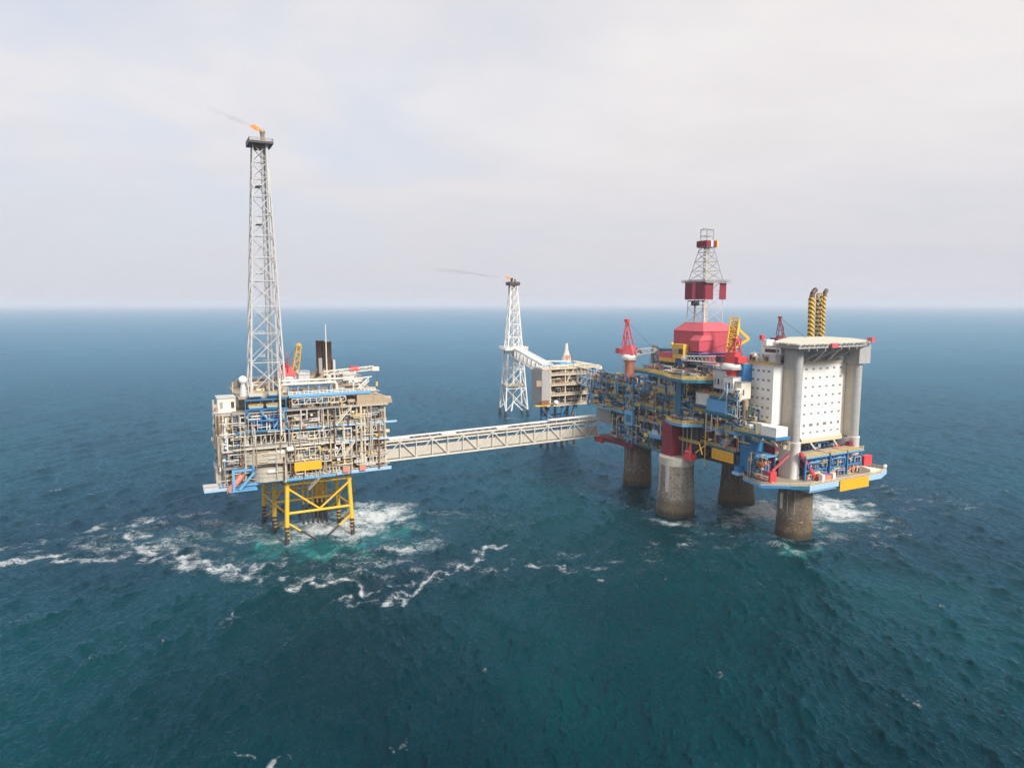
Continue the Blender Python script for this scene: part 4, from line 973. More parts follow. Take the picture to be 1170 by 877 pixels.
for cc, rr_ in ((L4c, 7.4), (L2c, 7.8), (L3c, 8.0)):
    for k in range(5):
        az = -1.0+k*.42; x, y = cc[0]+rr_*math.sin(az), cc[1]-rr_*math.cos(az); m.tube((x, y, 5), (x, y, 25), .22, 'grey', 6)
m.build('leg_riser', P_)

mA = lambda off: (lambda s, d, z: (s, off+d, z))
palA = ['blue', 'teal', 'grey', 'beige', 'blue', 'cream', 'skyblue', 'brown', 'silver', 'navy', 'skyblue', 'offwhite', 'grey', 'dark', 'brown', 'teal', 'navy', 'dark', 'tan']  # extra dark, brown and navy colour in the shade between the decks
palA2 = palA+['white', 'orange', 'red', 'yellow', 'green', 'cream', 'tan']
def bay(a0, a1, bf, bb, z0, z1, seed, pal, edge, pipes=12, railm='rail_yellow', back='clad_beige', fill=1.0, rail_=True, dp=9):
    """one deck bay of the long front: slab, edge girder, railing, rear wall and its equipment"""
    m = MB(); m.box(a0, a1, bf, bb, z0-.5, z0, 'deckplate'); m.build('deck', P_)
    m = MB(); m.box(a0, a1, bf-.5, bf-.003, z0-1.1, z0+.15, edge); m.build('edge_beam', P_)
    if rail_: MB().rail([(a0, bf-.25), (a1, bf-.25)], z0+.15, railm, 1.45, 1.7, r=.12).build('railing', P_)
    if back: MB().box(a0+.3, a1-.3, bf+dp+2, bf+dp+2.6, z0, z1-.6, back).build('bulkhead', P_)
    if pipes: clutter(P_, mA(bf+.4), a0+.5, a1-.5, dp, z0, z1-.6, seed, pal, pipes, fill)

# --- left wing (a -86..-45)
bay(-86, -44, 5, 55, 44.4, 52, 200, palA, 'skyblue', 26); bay(-85, -45, 5.5, 55, 52, 59, 201, palA, 'teal', 26); bay(-86, -47, 6, 50, 59, 64, 202, palA2, 'teal', 18, back=None)
bay(-68, -44, 10, 55, 36.5, 44, 203, palA, 'teal', 18, fill=.9, back='brown'); bay(-70, -44, 11, 55, 27.5, 36, 204, palA, 'grey', 14, back='brown')
m = MB(); m.prism([(-80, 6), (-44, 8), (-44, 50), (-80, 50)], 23.4, 25.4, 'maroon'); m.prism([(-78, 5.2), (-70, 5.2), (-70, 7), (-78, 7)], 22.2, 25.2, 'red'); m.build('keel_girder', P_)
m = MB(); m.prism([(-66, 9), (-55, 9), (-55, 12), (-66, 12)], 28.5, 31.5, 'navy', [29.2, 31.5, 31.5, 29.2]); m.build('tarpaulin_cover', P_)
MB().box(-86, -70, 12, 50, 33, 43.2, 'clad_silver').build('bulkhead', P_)
m = MB()
for a in (-85.4, -75, -65, -55): m.bar((a, 4.8, 44.5), (a, 4.8, 63), .32, .32, 'blue', (1,0,0))
for a, z in ((-85.4, 45), (-75, 52.5)): m.bar((a, 4.7, z), (a+5, 4.7, z+6.4), .4, .4, 'skyblue')
m.build('blue_frame', P_)
# stair tower between the wings
m = MB()
for a in (-45, -39.2):
    for b in (3, 7): m.box(a, a+.8, b, b+.8, 27.5, 66, 'blue')
for z in range(30, 66, 6): m.box(-45.2, -38.2, 2.8, 8, z, z+.5, 'skyblue')
m.build('stair_tower', P_)
for k, z in enumerate(range(30, 60, 6)): stairs(P_, (-44 if k % 2 else -39.5, 3.6, z+.5), (-39.5 if k % 2 else -44, 3.6, z+6.2), 'rail_yellow')
m = MB(); m.box(-43.6, -36.5, 1.5, 3, 38.5, 46.2, 'skyblue'); m.box(-42.2, -37.8, 1.3, 1.49, 40.2, 44.2, 'teal'); m.build('crane_cabin', P_)
# --- middle front (a -38..8)
bay(-38, -2, 4, 60, 69, 73, 210, palA2, 'teal', 0); bay(-38, 6, 5, 60, 58, 69, 211, palA, 'teal', 26, back='clad_beige'); bay(-38, 8, 4.5, 60, 50, 58, 212, palA2, 'teal', 28)
bay(-38, -6, 5, 60, 42.5, 50, 213, palA2, 'grey', 20); bay(-36, -9, 8, 60, 34.5, 42, 214, palA2, 'grey', 18, back='brown'); bay(-44, -8, 9, 60, 27, 34, 215, palA, 'teal', 14, back='brown')
m = MB()
for a0, a1, z0, z1 in ((-19, -3, 59, 68),):
    m.box(a0, a1, 4.2, 6.5, z0, z1, 'clad_beige')
    for k in range(3): m.box(a0+2+k*4.6, a0+4.4+k*4.6, 4.05, 4.2, z1-4.5, z1-1.5, ['dark', 'grey', 'brown'][k])
m.build('equipment_house', P_)
MB().box(-2.6, 1.2, 2.2, 6, 47.5, 68.4, 'teal').build('corner_column', P_)
m = MB(); m.box(-33, -25, 3.3, 9, 64, 65.5, 'blue'); m.box(-33, -25, 3.3, 9, 59.2, 60.4, 'blue'); m.build('hanging_platform', P_)
m = MB(); m.box(-24, -14, 3, 7, 34.4, 36.4, 'skyblue'); m.box(-22, -17, 3.5, 6.5, 36.4, 38.6, 'paleblue'); m.box(-27.5, -24.5, 2.6, 5, 34, 36, 'yellow'); m.rail([(-24, 2.9), (-14, 2.9)], 36.4, 'white'); m.build('workboat_cradle', P_)
# bulging weather deck edge with yellow rail, and the deck sheet
edge = [(-38, 3.5), (-26, 3.0), (-8, -1.5), (4, -6.5), (12, -7), (17, -2), (20, 6), (33, 8)]
m = MB(); m.prism(edge+[(33, 62), (-38, 62)], 68.3, 69.02, 'deckplate'); m.build('weather_deck', P_)
m = MB()
for p, q in zip(edge[:-1], edge[1:]): m.bar((*p, 68.4), (*q, 68.4), .5, 1.5, 'teal')
m.build('edge_beam', P_)
MB().rail(edge, 69.1, 'rail_yellow', 1.6, 1.4, r=.17).build('railing', P_)
edge2 = [(-10, 3.5), (-5, -1.5), (4, -5.5), (11, -5), (15, 2), (20, 6)]
m = MB(); m.prism(edge2+[(20, 12), (-10, 12)], 46.6, 47.3, 'deckplate'); m.build('balcony', P_)
m = MB()
for p, q in zip(edge2[:-1], edge2[1:]): m.bar((*p, 46.6), (*q, 46.6), .5, 1.3, 'skyblue')
m.build('edge_beam', P_)
MB().rail(edge2, 47.4, 'rail_yellow', 1.5, 1.5, r=.14).build('railing', P_)
clutter(P_, lambda s, d, z: (s, -1+d, z), -6, 14, 8, 47.3, 50.5, 216, palA2, 10)
# red shaft house on the near leg
m = MB(); m.box(-5.2, 2.2, -3.6, 9, 29.6, 46.0, 'clad_maroon'); m.build('shaft_house', P_)
m = MB(); m.box(2.21, 14, 2.5, 9, 30, 46.0, 'dark'); m.build('shaft_recess_shade', P_)  # solid dark box, its colour stands in for the shade of a recess
m = MB()
for a in (4.5, 7.5, 10.5): m.tube((a, 1.6, 30), (a, 1.6, 46), .35, ['brown', 'tan', 'dark'][int(a) % 3], 8)
m.rail([(2.5, .8), (16, .8)], 38, 'rail_yellow', r=.12); m.box(2.4, 16, 1, 2.4, 37.6, 38, 'grey'); m.build('shaft_riser', P_)
m = MB(); vs = [(9.6,-2.6,29.7),(14.6,-2.6,29.7),(14.6,2,29.7),(9.6,2,29.7),(9.8,-2.4,32.6),(13.6,-2.4,32.6),(13.6,1.8,32.6),(9.8,1.8,32.6)]
m.add(vs, [(3,2,1,0),(4,5,6,7),(0,1,5,4),(1,2,6,5),(2,3,7,6),(3,0,4,7)], 'red'); m.bar((10.5, -1.5, 32.6), (12.5, -.5, 37.5), .6, .6, 'red'); m.bar((13.2, -1.5, 32.6), (12.5, -.5, 37.5), .6, .6, 'red'); m.tube((9.8, -1.2, 33.4), (13.4, -1.2, 33.4), .9, 'pinkred', 10); m.build('pull_in_winch', P_)
m = MB(); m.bar((16.5, -1, 34), (21, 2, 39), .5, .5, 'yellow'); m.bar((21, -1, 34), (16.5, 1, 39), .5, .5, 'yellow'); m.bar((20.6, 1, 28), (20.6, 1, 44), .3, .3, 'yellow', (1,0,0)); m.build('yellow_support', P_)
# --- right front (a 8..36): stepped bays, maroon hull wall, blue corner box
bay(8, 34, 6, 60, 61.5, 69, 220, palA2, 'teal', 18); bay(9, 33, 5, 60, 53, 61.5, 221, palA2, 'teal', 20); bay(16, 44, 4, 60, 46.6, 53, 222, palA2, 'skyblue', 22)
m = MB(); m.box(8, 37, 9, 60, 36.6, 46, 'clad_maroon'); m.build('hull_wall', P_)
m = MB()
for a in (12, 18, 24.5, 31): m.box(a, a+.5, 8.6, 8.99, 36.6, 46, 'brown'); m.box(a+2, a+2.4, 8.5, 8.99, 38, 46, 'salmon')
m.build('wall_stiffener', P_)
m = MB(); m.box(9, 37, 4.4, 8.9, 37.6, 38.1, 'grey'); m.box(9, 37, 4, 4.39, 37.2, 38.3, 'teal'); m.rail([(9, 4.2), (37, 4.2)], 38.3, 'rail_yellow', r=.12); m.build('walkway', P_)
m = MB(); m.box(8, 37, 12, 60, 28, 36.5, 'brown'); m.build('hull_wall', P_)
clutter(P_, mA(5.2), 12, 36, 5, 31.5, 36.8, 223, palA, 14, .5)
m = MB(); m.add([(26, 4.2, 39), (31, 4.2, 39), (33, 8, 43.5), (28, 8, 43.5), (26, 4, 39.3), (31, 4, 39.3), (33, 7.8, 43.8), (28, 7.8, 43.8)], [(3,2,1,0),(4,5,6,7),(0,1,5,4),(1,2,6,5),(2,3,7,6),(3,0,4,7)], 'silver'); m.build('access_ramp', P_)
m = MB(); m.box(37.2, 44, 6.5, 16, 29.5, 46.4, 'blue'); m.box(37, 40, 3.5, 6.4, 29, 31.5, 'blue'); m.box(36.2, 40.5, 2.9, 6.4, 27.6, 28.9, 'paleblue'); m.build('corner_caisson', P_)
sign_board('name_board', 'orange board with faded dark lettering hung under the maroon hull wall', 'b', 22.5, 36.4, 3.6, 32.2, 37.15, True)
# boxes standing on the stepped decks
container('cargo_container', 'white container standing on the blue deck below the drilling house', 9.6, 4.4, 56.6, 8.2, 4, 5.6, 'white', group=None)
container('cargo_container', 'bright blue container hanging over the deck beside the grey cabins', 18.6, 3.0, 54.8, 13, 5, 5.4, 'skyblue', group=None)
m = MB(); m.box(9, 18.4, 4.2, 9, 55.4, 56.55, 'teal'); m.box(18, 32.6, 2.8, 9, 53.4, 54.75, 'teal'); m.bar((31.5, 2.9, 68), (31.5, 2.9, 54), .5, .5, 'paleblue', (1,0,0)); m.bar((31.8, 2.9, 67), (27, 2.9, 61), .5, .5, 'paleblue'); m.build('container_cradle', P_)
for a0, a1, b0, z0, z1, mat in ((20.6, 28, 5, 65.5, 74, 'lightgrey'), (28.2, 33.6, 4.2, 64.5, 71.5, 'white'), (33.8, 37.5, 5.5, 62, 69.5, 'offwhite'), (22, 29, 10, 74.1, 77.2, 'lightgrey'), (30.5, 34.6, 9.5, 69.6, 77.5, 'blue')):
    m = MB(); m.box(a0, a1, b0, b0+6, z0, z1, mat); m.box(a0-.2, a1+.2, b0-.2, b0+6.2, z1, z1+.3, 'grey')
    if mat != 'blue':
        for k in range(3): m.box(a0+.7+k*2, a0+1.7+k*2, b0-.1, b0, z0+2, z0+4.6, ['grey', 'dark', 'silver'][k])
    m.build('cabin', P_)
m = MB(); m.lathe((36.2, 5.2, 61), [(1.6, 0), (1.9, .5), (1.9, 5), (1.2, 6)], 'offwhite', 14); m.lathe((39.8, 6.2, 52), [(1.2, 0), (1.2, 10)], 'tan', 12); m.build('column_vessel', P_)
clutter(P_, mA(4.8), 33, 46, 6, 53, 60, 224, palA2, 14)
# right end under the quarters
mR = lambda off: (lambda s, d, z: (off-d, s, z))
for z0, z1, sd_ in ((28, 35, 230), (35.4, 42.5, 231)):
    m = MB(); m.box(16, 46.8, 16, 66, z0-.5, z0, 'deckplate'); m.box(46.81, 47.3, 16, 66, z0-.9, z0+.2, 'maroon' if z0 < 30 else 'cream'); m.build('deck', P_)
    clutter(P_, mR(46.6), 34.5, 61, 9, z0, z1, sd_, palA2+['cream', 'cream', 'offwhite', 'red'], 18)
    MB().box(20, 35, 17, 65, z0, z1-.6, 'maroon').build('hull_wall', P_)
m = MB(); m.box(47.31, 48.0, 34, 62, 40.8, 42.4, 'cream'); m.bar((47.6, 40, 41), (47.6, 45, 36), .8, .8, 'cream'); m.bar((47.6, 56, 41), (47.6, 60, 36.5), .8, .8, 'cream'); m.bar((47.9, 36, 33.5), (47.9, 62, 37.8), .7, .9, 'red'); m.build('cream_girder', P_)
m = MB(); m.add([(49.5, 60, 35), (54, 60, 35), (54, 64, 35), (49.5, 64, 35), (51, 61, 40), (53, 61, 40), (53, 63, 40), (51, 63, 40)], [(3,2,1,0),(4,5,6,7),(0,1,5,4),(1,2,6,5),(2,3,7,6),(3,0,4,7)], 'maroon'); m.build('winch_cover', P_)
# --- low lifeboat deck at the right
low = [(43, 3.4), (55.5, .5), (62.5, 11), (66.2, 18), (66.2, 66), (62, 76), (44, 70), (40, 30)]
m = MB(); m.prism(low, 26.2, 27.0, 'deckplate'); m.build('lifeboat_deck', P_)
m = MB()
for (p, q), mat, hh in zip(zip(low[:6], low[1:6]), ('skyblue', 'blue', 'teal', 'paleblue', 'paleblue'), (1.1, 1.2, 1.6, 2.3, 2.2)): m.bar((*p, 27.2-hh/2), (*q, 27.2-hh/2), .7, hh, mat)
m.build('edge_beam', P_)
m = MB(); m.prism([(60, 18.5), (65.5, 19), (65.5, 58), (60, 58)], 23.8, 26.15, 'paleblue'); m.build('deck_sponson', P_)
MB().rail(low[:7], 27.1, 'cream', 1.4, 1.6, r=.11).build('railing', P_)
sign_board('name_board', 'plain orange board on the edge of the low lifeboat deck', 'a', 36.8, 56.3, 67.0, 22.6, 27.6, False)
for b0, b1 in ((23.5, 37.5), (39.6, 49.6), (51.4, 61.6)):
    m = MB()
    for a in (51.5, 58.6):
        for b in (b0, b1-.7): m.box(a, a+.7, b, b+.7, 27.02, 37, 'blue')
    for a in (51.55, 58.65):
        for z in (31, 36.4): m.box(a, a+.6, b0+.7, b1-.7, z, z+.7, 'blue')
    for b in (b0+.05, b1-.65): m.box(52.2, 58.6, b, b+.6, 36.3, 37.05, 'skyblue')
    m.box(51, 60, b0-.5, b1+.5, 37.1, 37.6, 'skyblue'); m.box(51.2, 59.8, b0-.3, b1+.3, 37.61, 38.1, 'tan'); m.build('boat_station_frame', P_)
    MB().rail([(59.7, b0-.3), (59.7, b1+.3)], 38.1, 'rail_yellow').build('railing', P_)
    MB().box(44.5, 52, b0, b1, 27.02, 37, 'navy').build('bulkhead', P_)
    clutter(P_, mR(60.2), b0+.4, b1-.4, 3, 27.0, 31, int(b0), ['blue', 'skyblue', 'orange', 'tan', 'salmon', 'cream', 'yellow'], 7); clutter(P_, mR(60.2), b0+.6, b1-.6, 3, 31.7, 36.3, int(b0)+5, ['blue', 'navy', 'yellow', 'tan', 'skyblue'], 9, .6)
for k, (b, lab) in enumerate(((27.5, 'orange lifeboat in the blue station nearest the round concrete leg'), (42, 'orange lifeboat in the blue station between its two neighbours'), (54, 'orange lifeboat in the blue station beside the red box'))):
    lifeboat('davit_lifeboat', lab, (57.4, b+3, 33.4), (.25, 1, 0), 8.4, 1.35, 'lifeboats in the blue deck stations')
m = MB()
for b in (29, 36): m.box(62, 64, b, b+1.6, 27.02, 30.2, 'wall_white')
m.box(61.5, 62, 30.6, 36, 27.02, 29.8, 'purple'); m.box(61.3, 63.5, 31, 35.5, 27.02, 29.2, 'salmon'); m.build('stores_locker', P_)
m = MB(); m.prism([(60, 59), (65, 60), (63, 73), (59, 70)], 27.05, 29, 'offwhite', [30.5, 29.5, 27.6, 28]); m.build('deck_ramp', P_)
m = MB(); m.sphere((62.5, 74.3, 28.9), .9, 'wall_white'); m.tube((62.5, 74.3, 27), (62.5, 74.3, 28.2), .3, 'grey'); m.build('marker_lamp', P_)
m = MB(); m.box(57, 59.6, 63, 68.6, 29.6, 34.2, 'red'); m.build('winch_house', P_)
m = MB(); m.box(52, 58, 3.5, 7.2, 28.2, 33.0, 'red'); m.build('winch_house', P_)
m = MB(); m.bar((57, 5.5, 33.2), (60, 12, 40.5), .9, .9, 'pinkred'); m.build('red_strut', P_)
m = MB(); m.bar((60, 30, 27.2), (57.5, 22, 39.5), 1.9, 1.2, 'red'); m.bar((58, 30, 27.2), (56.5, 24, 34), 1.2, 1, 'maroon'); m.build('red_strut', P_)
# open blue station left of the front column
m = MB()
for a in (46.5, 54.5):
    for b in (3.4, 9): m.box(a, a+.6, b, b+.6, 27.02, 39, 'blue')
for z in (31, 38.4): m.box(46.5, 55.1, 3.2, 3.38, z, z+.7, 'blue')
m.box(46, 56, 3, 10, 39.01, 39.4, 'skyblue'); m.build('boat_station_frame', P_)
clutter(P_, mA(3.8), 47, 55, 4, 27, 31, 260, ['blue', 'orange', 'salmon', 'tan', 'skyblue', 'yellow'], 8); clutter(P_, mA(3.8), 47, 55, 4, 31.8, 38, 261, ['blue', 'navy', 'orange', 'tan', 'skyblue', 'salmon'], 10)
lifeboat('davit_lifeboat', 'orange lifeboat in the open blue frame left of the front helideck column', (51, 5.6, 35), (1, .1, 0), 7.6, 1.3, 'lifeboats in the blue deck stations')
MB().box(44.1, 50, 14.5, 15, 27.2, 46, 'maroon').build('hull_wall', P_)
# blue landing shelf with white store in front of the quarters
m = MB(); m.prism([(39, 1.5), (59.5, 3.5), (59.5, 12.2), (39, 14.8)], 47.4, 48.3, 'deckplate'); m.bar((39, 1.3, 47.8), (59.7, 3.2, 47.8), .5, 1.3, 'teal'); m.bar((59.8, 3.2, 47.8), (59.8, 12, 47.8), .5, 1.3, 'blue')
for a, a2 in ((41, 46), (48, 55), (54, 56)): m.bar((a, 2.0, 47), (a2, 9, 43.5), .6, .6, 'cream'); m.bar((a2, 9, 43.5), (a2+3, 3.0, 47), .6, .6, 'cream')
m.build('landing_shelf', P_)
MB().rail([(39, 1.4), (50.5, 2.4)], 48.4, 'rail_yellow', 1.4, 1.5, r=.12).build('railing', P_)
container('store_cabin', 'flat white store cabin on the blue landing shelf below the quarters', 51.0, 4.4, 48.35, 8.2, 7, 4.0, 'wall_white', 'cabin')
m = MB(); m.box(40.6, 46.8, 4, 6.4, 48.32, 49.6, 'blue'); m.capsule((41.5, 5.2, 50.3), (46, 5.2, 50.3), .8, 'paleblue'); m.box(43, 44.6, 4.2, 6.2, 50.9, 51.6, 'white'); m.build('tender_boat', P_)
m = MB(); m.box(38, 49.5, 9, 14.6, 48.32, 51.5, 'cream'); m.box(47, 50.5, 5.2, 8.4, 48.32, 52.8, 'offwhite'); m.build('store_room', P_)
clutter(P_, mA(10), 51, 61, 4, 42, 47, 262, ['yellow', 'cream', 'tan', 'offwhite'], 10, .5)

# pipes, gratings, lamps and hanging boxes in front of the long side
rf_ = random.Random(505)
for s0, s1, off, zl, zh, n in ((-85, -46, 4.4, 44, 63, 26), (-44, -6, 3.9, 28, 68, 46), (-6, 9, 3.6, 48, 68, 22), (14, 46, 3.4, 38, 53, 24), (32, 40, 3.4, 53, 66, 8), (-66, -40, 9.0, 25, 43, 22), (46, 58, 2.9, 27, 40, 12)):
    m = MB()
    for k in range(n):
        s = rf_.uniform(s0, s1); b = off-rf_.uniform(0, .9); za = rf_.uniform(zl, zh-5); zb = min(zh, za+rf_.uniform(3, 13)); r_ = rf_.choice([.13, .18, .26, .34]); mat = rf_.choice(['rail_yellow', 'blue', 'teal', 'cream', 'blue', 'grey', 'brown', 'offwhite', 'skyblue', 'dark'])
        m.path([(s, b+1.5, za), (s, b, za), (s, b, zb), (s, b+1.2, zb)], r_, mat)
        s = rf_.uniform(s0, s1-4); z = rf_.uniform(zl, zh); m.path([(s, b+1.4, z), (s, b, z), (min(s1, s+rf_.uniform(2, 9)), b, z)], r_*.8, rf_.choice(['rail_yellow', 'teal', 'cream', 'offwhite', 'skyblue', 'blue']))
        s = rf_.uniform(s0, s1-2); z = rf_.uniform(zl, zh); w_ = rf_.uniform(.4, 1.9); m.box(s, s+w_, off-rf_.uniform(.2, 1.0), off+.3, z, z+rf_.uniform(.4, 1.5), rf_.choice(['tan', 'beige', 'brown', 'dark', 'cream', 'grey', 'yellow', 'white', 'red', 'blue', 'navy', 'orange']))
    m.build('pipework', P_)
for k in range(26):
    s = rf_.uniform(-80, 8); z = rf_.uniform(46, 66) if s < -45 or s > 0 else rf_.uniform(36, 66); w_ = rf_.uniform(2, 6)
    MB().box(s, s+w_, 2.6, 5.0, z, z+.2, 'deckplate').rail([(s, 2.7), (s+w_, 2.7)], z+.2, 'rail_yellow', 1.2, 1.2, r=.1).build('side_platform', P_)
# --- weather deck equipment
wd_pal = ['tan', 'cream', 'beige', 'blue', 'yellow', 'offwhite', 'grey', 'brown', 'skyblue', 'teal', 'red', 'lightgrey']
clutter(P_, mA(4.5), -36, -12, 8, 69.1, 73.5, 240, wd_pal, 16); clutter(P_, mA(-2), -10, 16, 9, 69.1, 73.0, 241, wd_pal, 16); clutter(P_, mA(13), -38, 20, 9, 69.1, 75.5, 242, wd_pal, 18)
clutter(P_, mA(24), -50, -20, 9, 69.1, 77, 243, wd_pal, 14); clutter(P_, mA(7), -84, -50, 9, 62, 65, 244, palA2, 14, .8); clutter(P_, mA(38), -45, 10, 10, 69.1, 78, 245, wd_pal, 12)
m = MB(); rnd = random.Random(9)
for k in range(18):
    a = -9+rnd.uniform(-1, 1)*.3; m.tube((a-2, 1+k*.42, 70.2+(k % 3)*.42), (a+16, 1+k*.42, 70.2+(k % 3)*.42), .19, rnd.choice(['tan', 'rust', 'brown', 'beige']), 6)
for a in (-7, 0, 6): m.box(a, a+.6, .6, 9, 69.1, 69.95, 'yellow')
m.build('pipe_rack', P_)
for a, b, z0, z1, mat in ((-36, 14, 73, 82.5, 'grey'), (-24, 20, 73, 83.5, 'tan')):
    m = MB(); m.path([(a, b, 69), (a, b, z1-2), (a+1.2, b, z1-.4), (a+2.6, b, z1-.2), (a+3.8, b, z1-1.4), (a+5.5, b, z1-6)], .95, mat, 12); m.build('exhaust_bend', P_)
m = MB(); m.box(-28, -15, 12, 15, 74.6, 76.6, 'yellow'); m.box(-28, -14, 12, 20, 76.61, 79.5, 'pinkred'); m.box(-13.8, -8, 12, 18, 77, 80.2, 'lightgrey')
for a in (-27.5, -16, -9): m.box(a, a+.8, 12.3, 13.2, 69.1, 74.6, 'blue')
m.build('mud_module', P_)
m = MB(); m.box(-40, -29, 18, 26, 69.1, 80.5, 'teal'); m.box(-39, -30, 17.7, 17.99, 71, 79, 'skyblue'); m.build('mud_module', P_)
m = MB(); m.box(-13.5, -5.5, 9, 12.5, 77.2, 84.5, 'yellow'); m.box(-12.5, -9.5, 8.8, 8.99, 79, 82, 'tan'); m.box(-9, -6, 8.8, 8.99, 79.5, 82.2, 'dark'); m.box(-10, -6.5, 8.5, 10.5, 74.2, 77.1, 'navy'); m.bar((-15, 9.4, 85), (-11, 9.4, 78), 1.2, .8, 'yellow'); m.bar((-8, 9.4, 77), (-11.5, 9.4, 69.2), .4, .4, 'lightgrey'); m.build('driller_cabin', P_)
m = MB(); m.lathe((31, 22, 69), [(4.0, 0), (4.0, 9), (4.3, 9.2), (4.3, 10.8), (1.0, 12)], 'offwhite', 18); m.build('silo', P_)

# ================================================================== drilling derrick and its red house
D = thing('drilling_derrick', 'red drilling house with hipped roof carrying a grey lattice derrick with maroon wind walls', 'derrick', (-9, 26, 69))
h0, h1 = (-20, 2), (15, 37)
MB().box(h0[0], h0[1], h1[0], h1[1], 80.6, 91.2, 'clad_red').build('drill_house', D)
m = MB(); e_ = [(h0[0]-.4, h1[0]-.4), (h0[1]+.4, h1[0]-.4), (h0[1]+.4, h1[1]+.4), (h0[0]-.4, h1[1]+.4)]; t_ = [(-16, 19), (-2.5, 19), (-2.5, 33), (-16, 33)]
m.add([(x, y, 91.21) for x, y in e_]+[(x, y, 95.4) for x, y in t_], [(3,2,1,0),(4,5,6,7),(0,1,5,4),(1,2,6,5),(2,3,7,6),(3,0,4,7)], 'pinkred'); m.build('roof', D)
m = MB(); m.prism([(-4, 12), (2.41, 12), (2.41, 22), (-4, 22)], 81.3, 86.6, 'clad_red'); m.add([(-4.3,11.7,86.61),(2.8,11.7,86.61),(2.8,22.3,86.61),(-4.3,22.3,86.61),(-3.2,13.8,89.2),(2.42,14.2,89.2),(2.42,20,89.2),(-3.2,20,89.2)], [(3,2,1,0),(4,5,6,7),(0,1,5,4),(1,2,6,5),(2,3,7,6),(3,0,4,7)], 'pinkred'); m.build('annex', D)
m = MB(); m.box(-20.6, 3.1, 11.4, 37.6, 80.0, 80.58, 'purple'); m.build('skid_beam', D)
m = MB()
for a in (-19, -10, 0): m.box(a, a+1.2, 15.5, 17, 69.1, 80, 'dark'); m.box(a, a+1.2, 34.5, 36, 69.1, 80, 'dark')
m.bar((-18, 15.8, 79.6), (-11, 15.8, 69.3), .5, .5, 'lightgrey'); m.bar((-14, 15.8, 79.6), (-8, 15.8, 69.3), .5, .5, 'grey'); m.build('substructure', D)
MB().box(-3, 1.8, 18, 33, 71, 79.9, 'clad_red').build('lower_house', D)
MB().box(-17, -4, 18, 33, 71, 79.9, 'navy').build('lower_house', D)
for b in (19, 24, 29): MB().box(1.81, 2.3, b, b+2.2, 71.6, 74.5, 'white').build('hatch', D)
cx_, cy2 = -9.3, 26
b4 = [(cx_-6.2, cy2-6.2), (cx_+6.2, cy2-6.2), (cx_+6.2, cy2+6.2), (cx_-6.2, cy2+6.2)]; b5 = [(cx_-6.0, cy2-6.0), (cx_+6.0, cy2-6.0), (cx_+6.0, cy2+6.0), (cx_-6.0, cy2+6.0)]; t4 = [(cx_-2, cy2-2), (cx_+2, cy2-2), (cx_+2, cy2+2), (cx_-2, cy2+2)]
lattice_mast(D, b4, b5, 95.4, 117, 3, 'lightgrey', .24, .11); lattice_mast(D, b5, t4, 117, 136, 4, 'grey', .2, .1)
m = MB()
for k in range(24): z = 95.5+k*1.7; m.box(cx_-.9, cx_+.9, cy2-1.0, cy2+.9, z, z+.55, 'lightgrey' if k % 3 else 'rail_yellow')
for s_ in (-1, 1): m.tube((cx_-.9, cy2+s_*.9, 95.4), (cx_-.9, cy2+s_*.9, 136), .2, 'white', 6); m.tube((cx_+.9, cy2+s_*.9, 95.4), (cx_+.9, cy2+s_*.9, 136), .2, 'offwhite', 6)
m.build('hoist_guide', D)
m = MB(); m.box(cx_-5, cx_-2, cy2-5, cy2-2, 104, 106.6, 'dark'); m.tube((cx_-3.5, cy2-3.5, 95.4), (cx_-3.5, cy2-3.5, 104), .6, 'grey'); m.box(cx_-6.2, cx_+6.2, cy2-6.2, cy2-5.7, 106.2, 106.7, 'dark'); m.build('racking_board', D)
w = 7.3
def panel(a0, a1, b0, b1): MB().box(a0, a1, b0, b1, 107.2, 116.6, 'clad_maroon').build('wind_wall', D)
panel(cx_-w, cx_+w-.4, cy2-w, cy2-w+.3); panel(cx_+w-.3, cx_+w, cy2-w+.35, cy2-w+5.8); panel(cx_+w-.3, cx_+w, cy2+w-4.4, cy2+w); panel(cx_-w, cx_-w+.3, cy2-w+.35, cy2-w+5)
MB().box(cx_-w+5.5, cx_-w+8, cy2-w-.12, cy2-w-.003, 107.4, 116.4, 'pinkred').build('wind_wall', D)
m = MB(); m.rail([(cx_-w-1.2, cy2-w-1.2), (cx_+w+1.2, cy2-w-1.2), (cx_+w+1.2, cy2+w+1.2), (cx_-w-1.2, cy2+w+1.2)], 115.8, 'grey', closed=True, r=.12); m.prism([(cx_+w+.05, cy2-w), (cx_+w+1.3, cy2-w), (cx_+w+1.3, cy2+w), (cx_+w+.05, cy2+w)], 115.5, 115.8, 'grey'); m.build('wind_wall_gangway', D)
m = MB(); m.box(cx_-3.4, cx_+3.4, cy2-3.4, cy2+3.4, 133.6, 134, 'grey')
for a0, a1, b0, b1 in ((cx_-3.6, cx_+3.5, cy2-3.7, cy2-3.45), (cx_+3.5, cx_+3.75, cy2-3.7, cy2-.6), (cx_+3.5, cx_+3.75, cy2+.9, cy2+3.7)): m.box(a0, a1, b0, b1, 134, 137, 'clad_maroon')
m.box(cx_+3.5, cx_+3.7, cy2-.55, cy2+.85, 134, 137, 'white'); m.box(cx_+3.4, cx_+4, cy2+3, cy2+4, 134, 137.3, 'yellow'); m.build('crown_platform', D)
m = MB()
for a in (-2.2, 2.2):
    for b in (-2.2, 2.2): m.bar((cx_+a, cy2+b, 137), (cx_+a, cy2+b, 143.0), .35, .35, 'silver', (1,0,0))
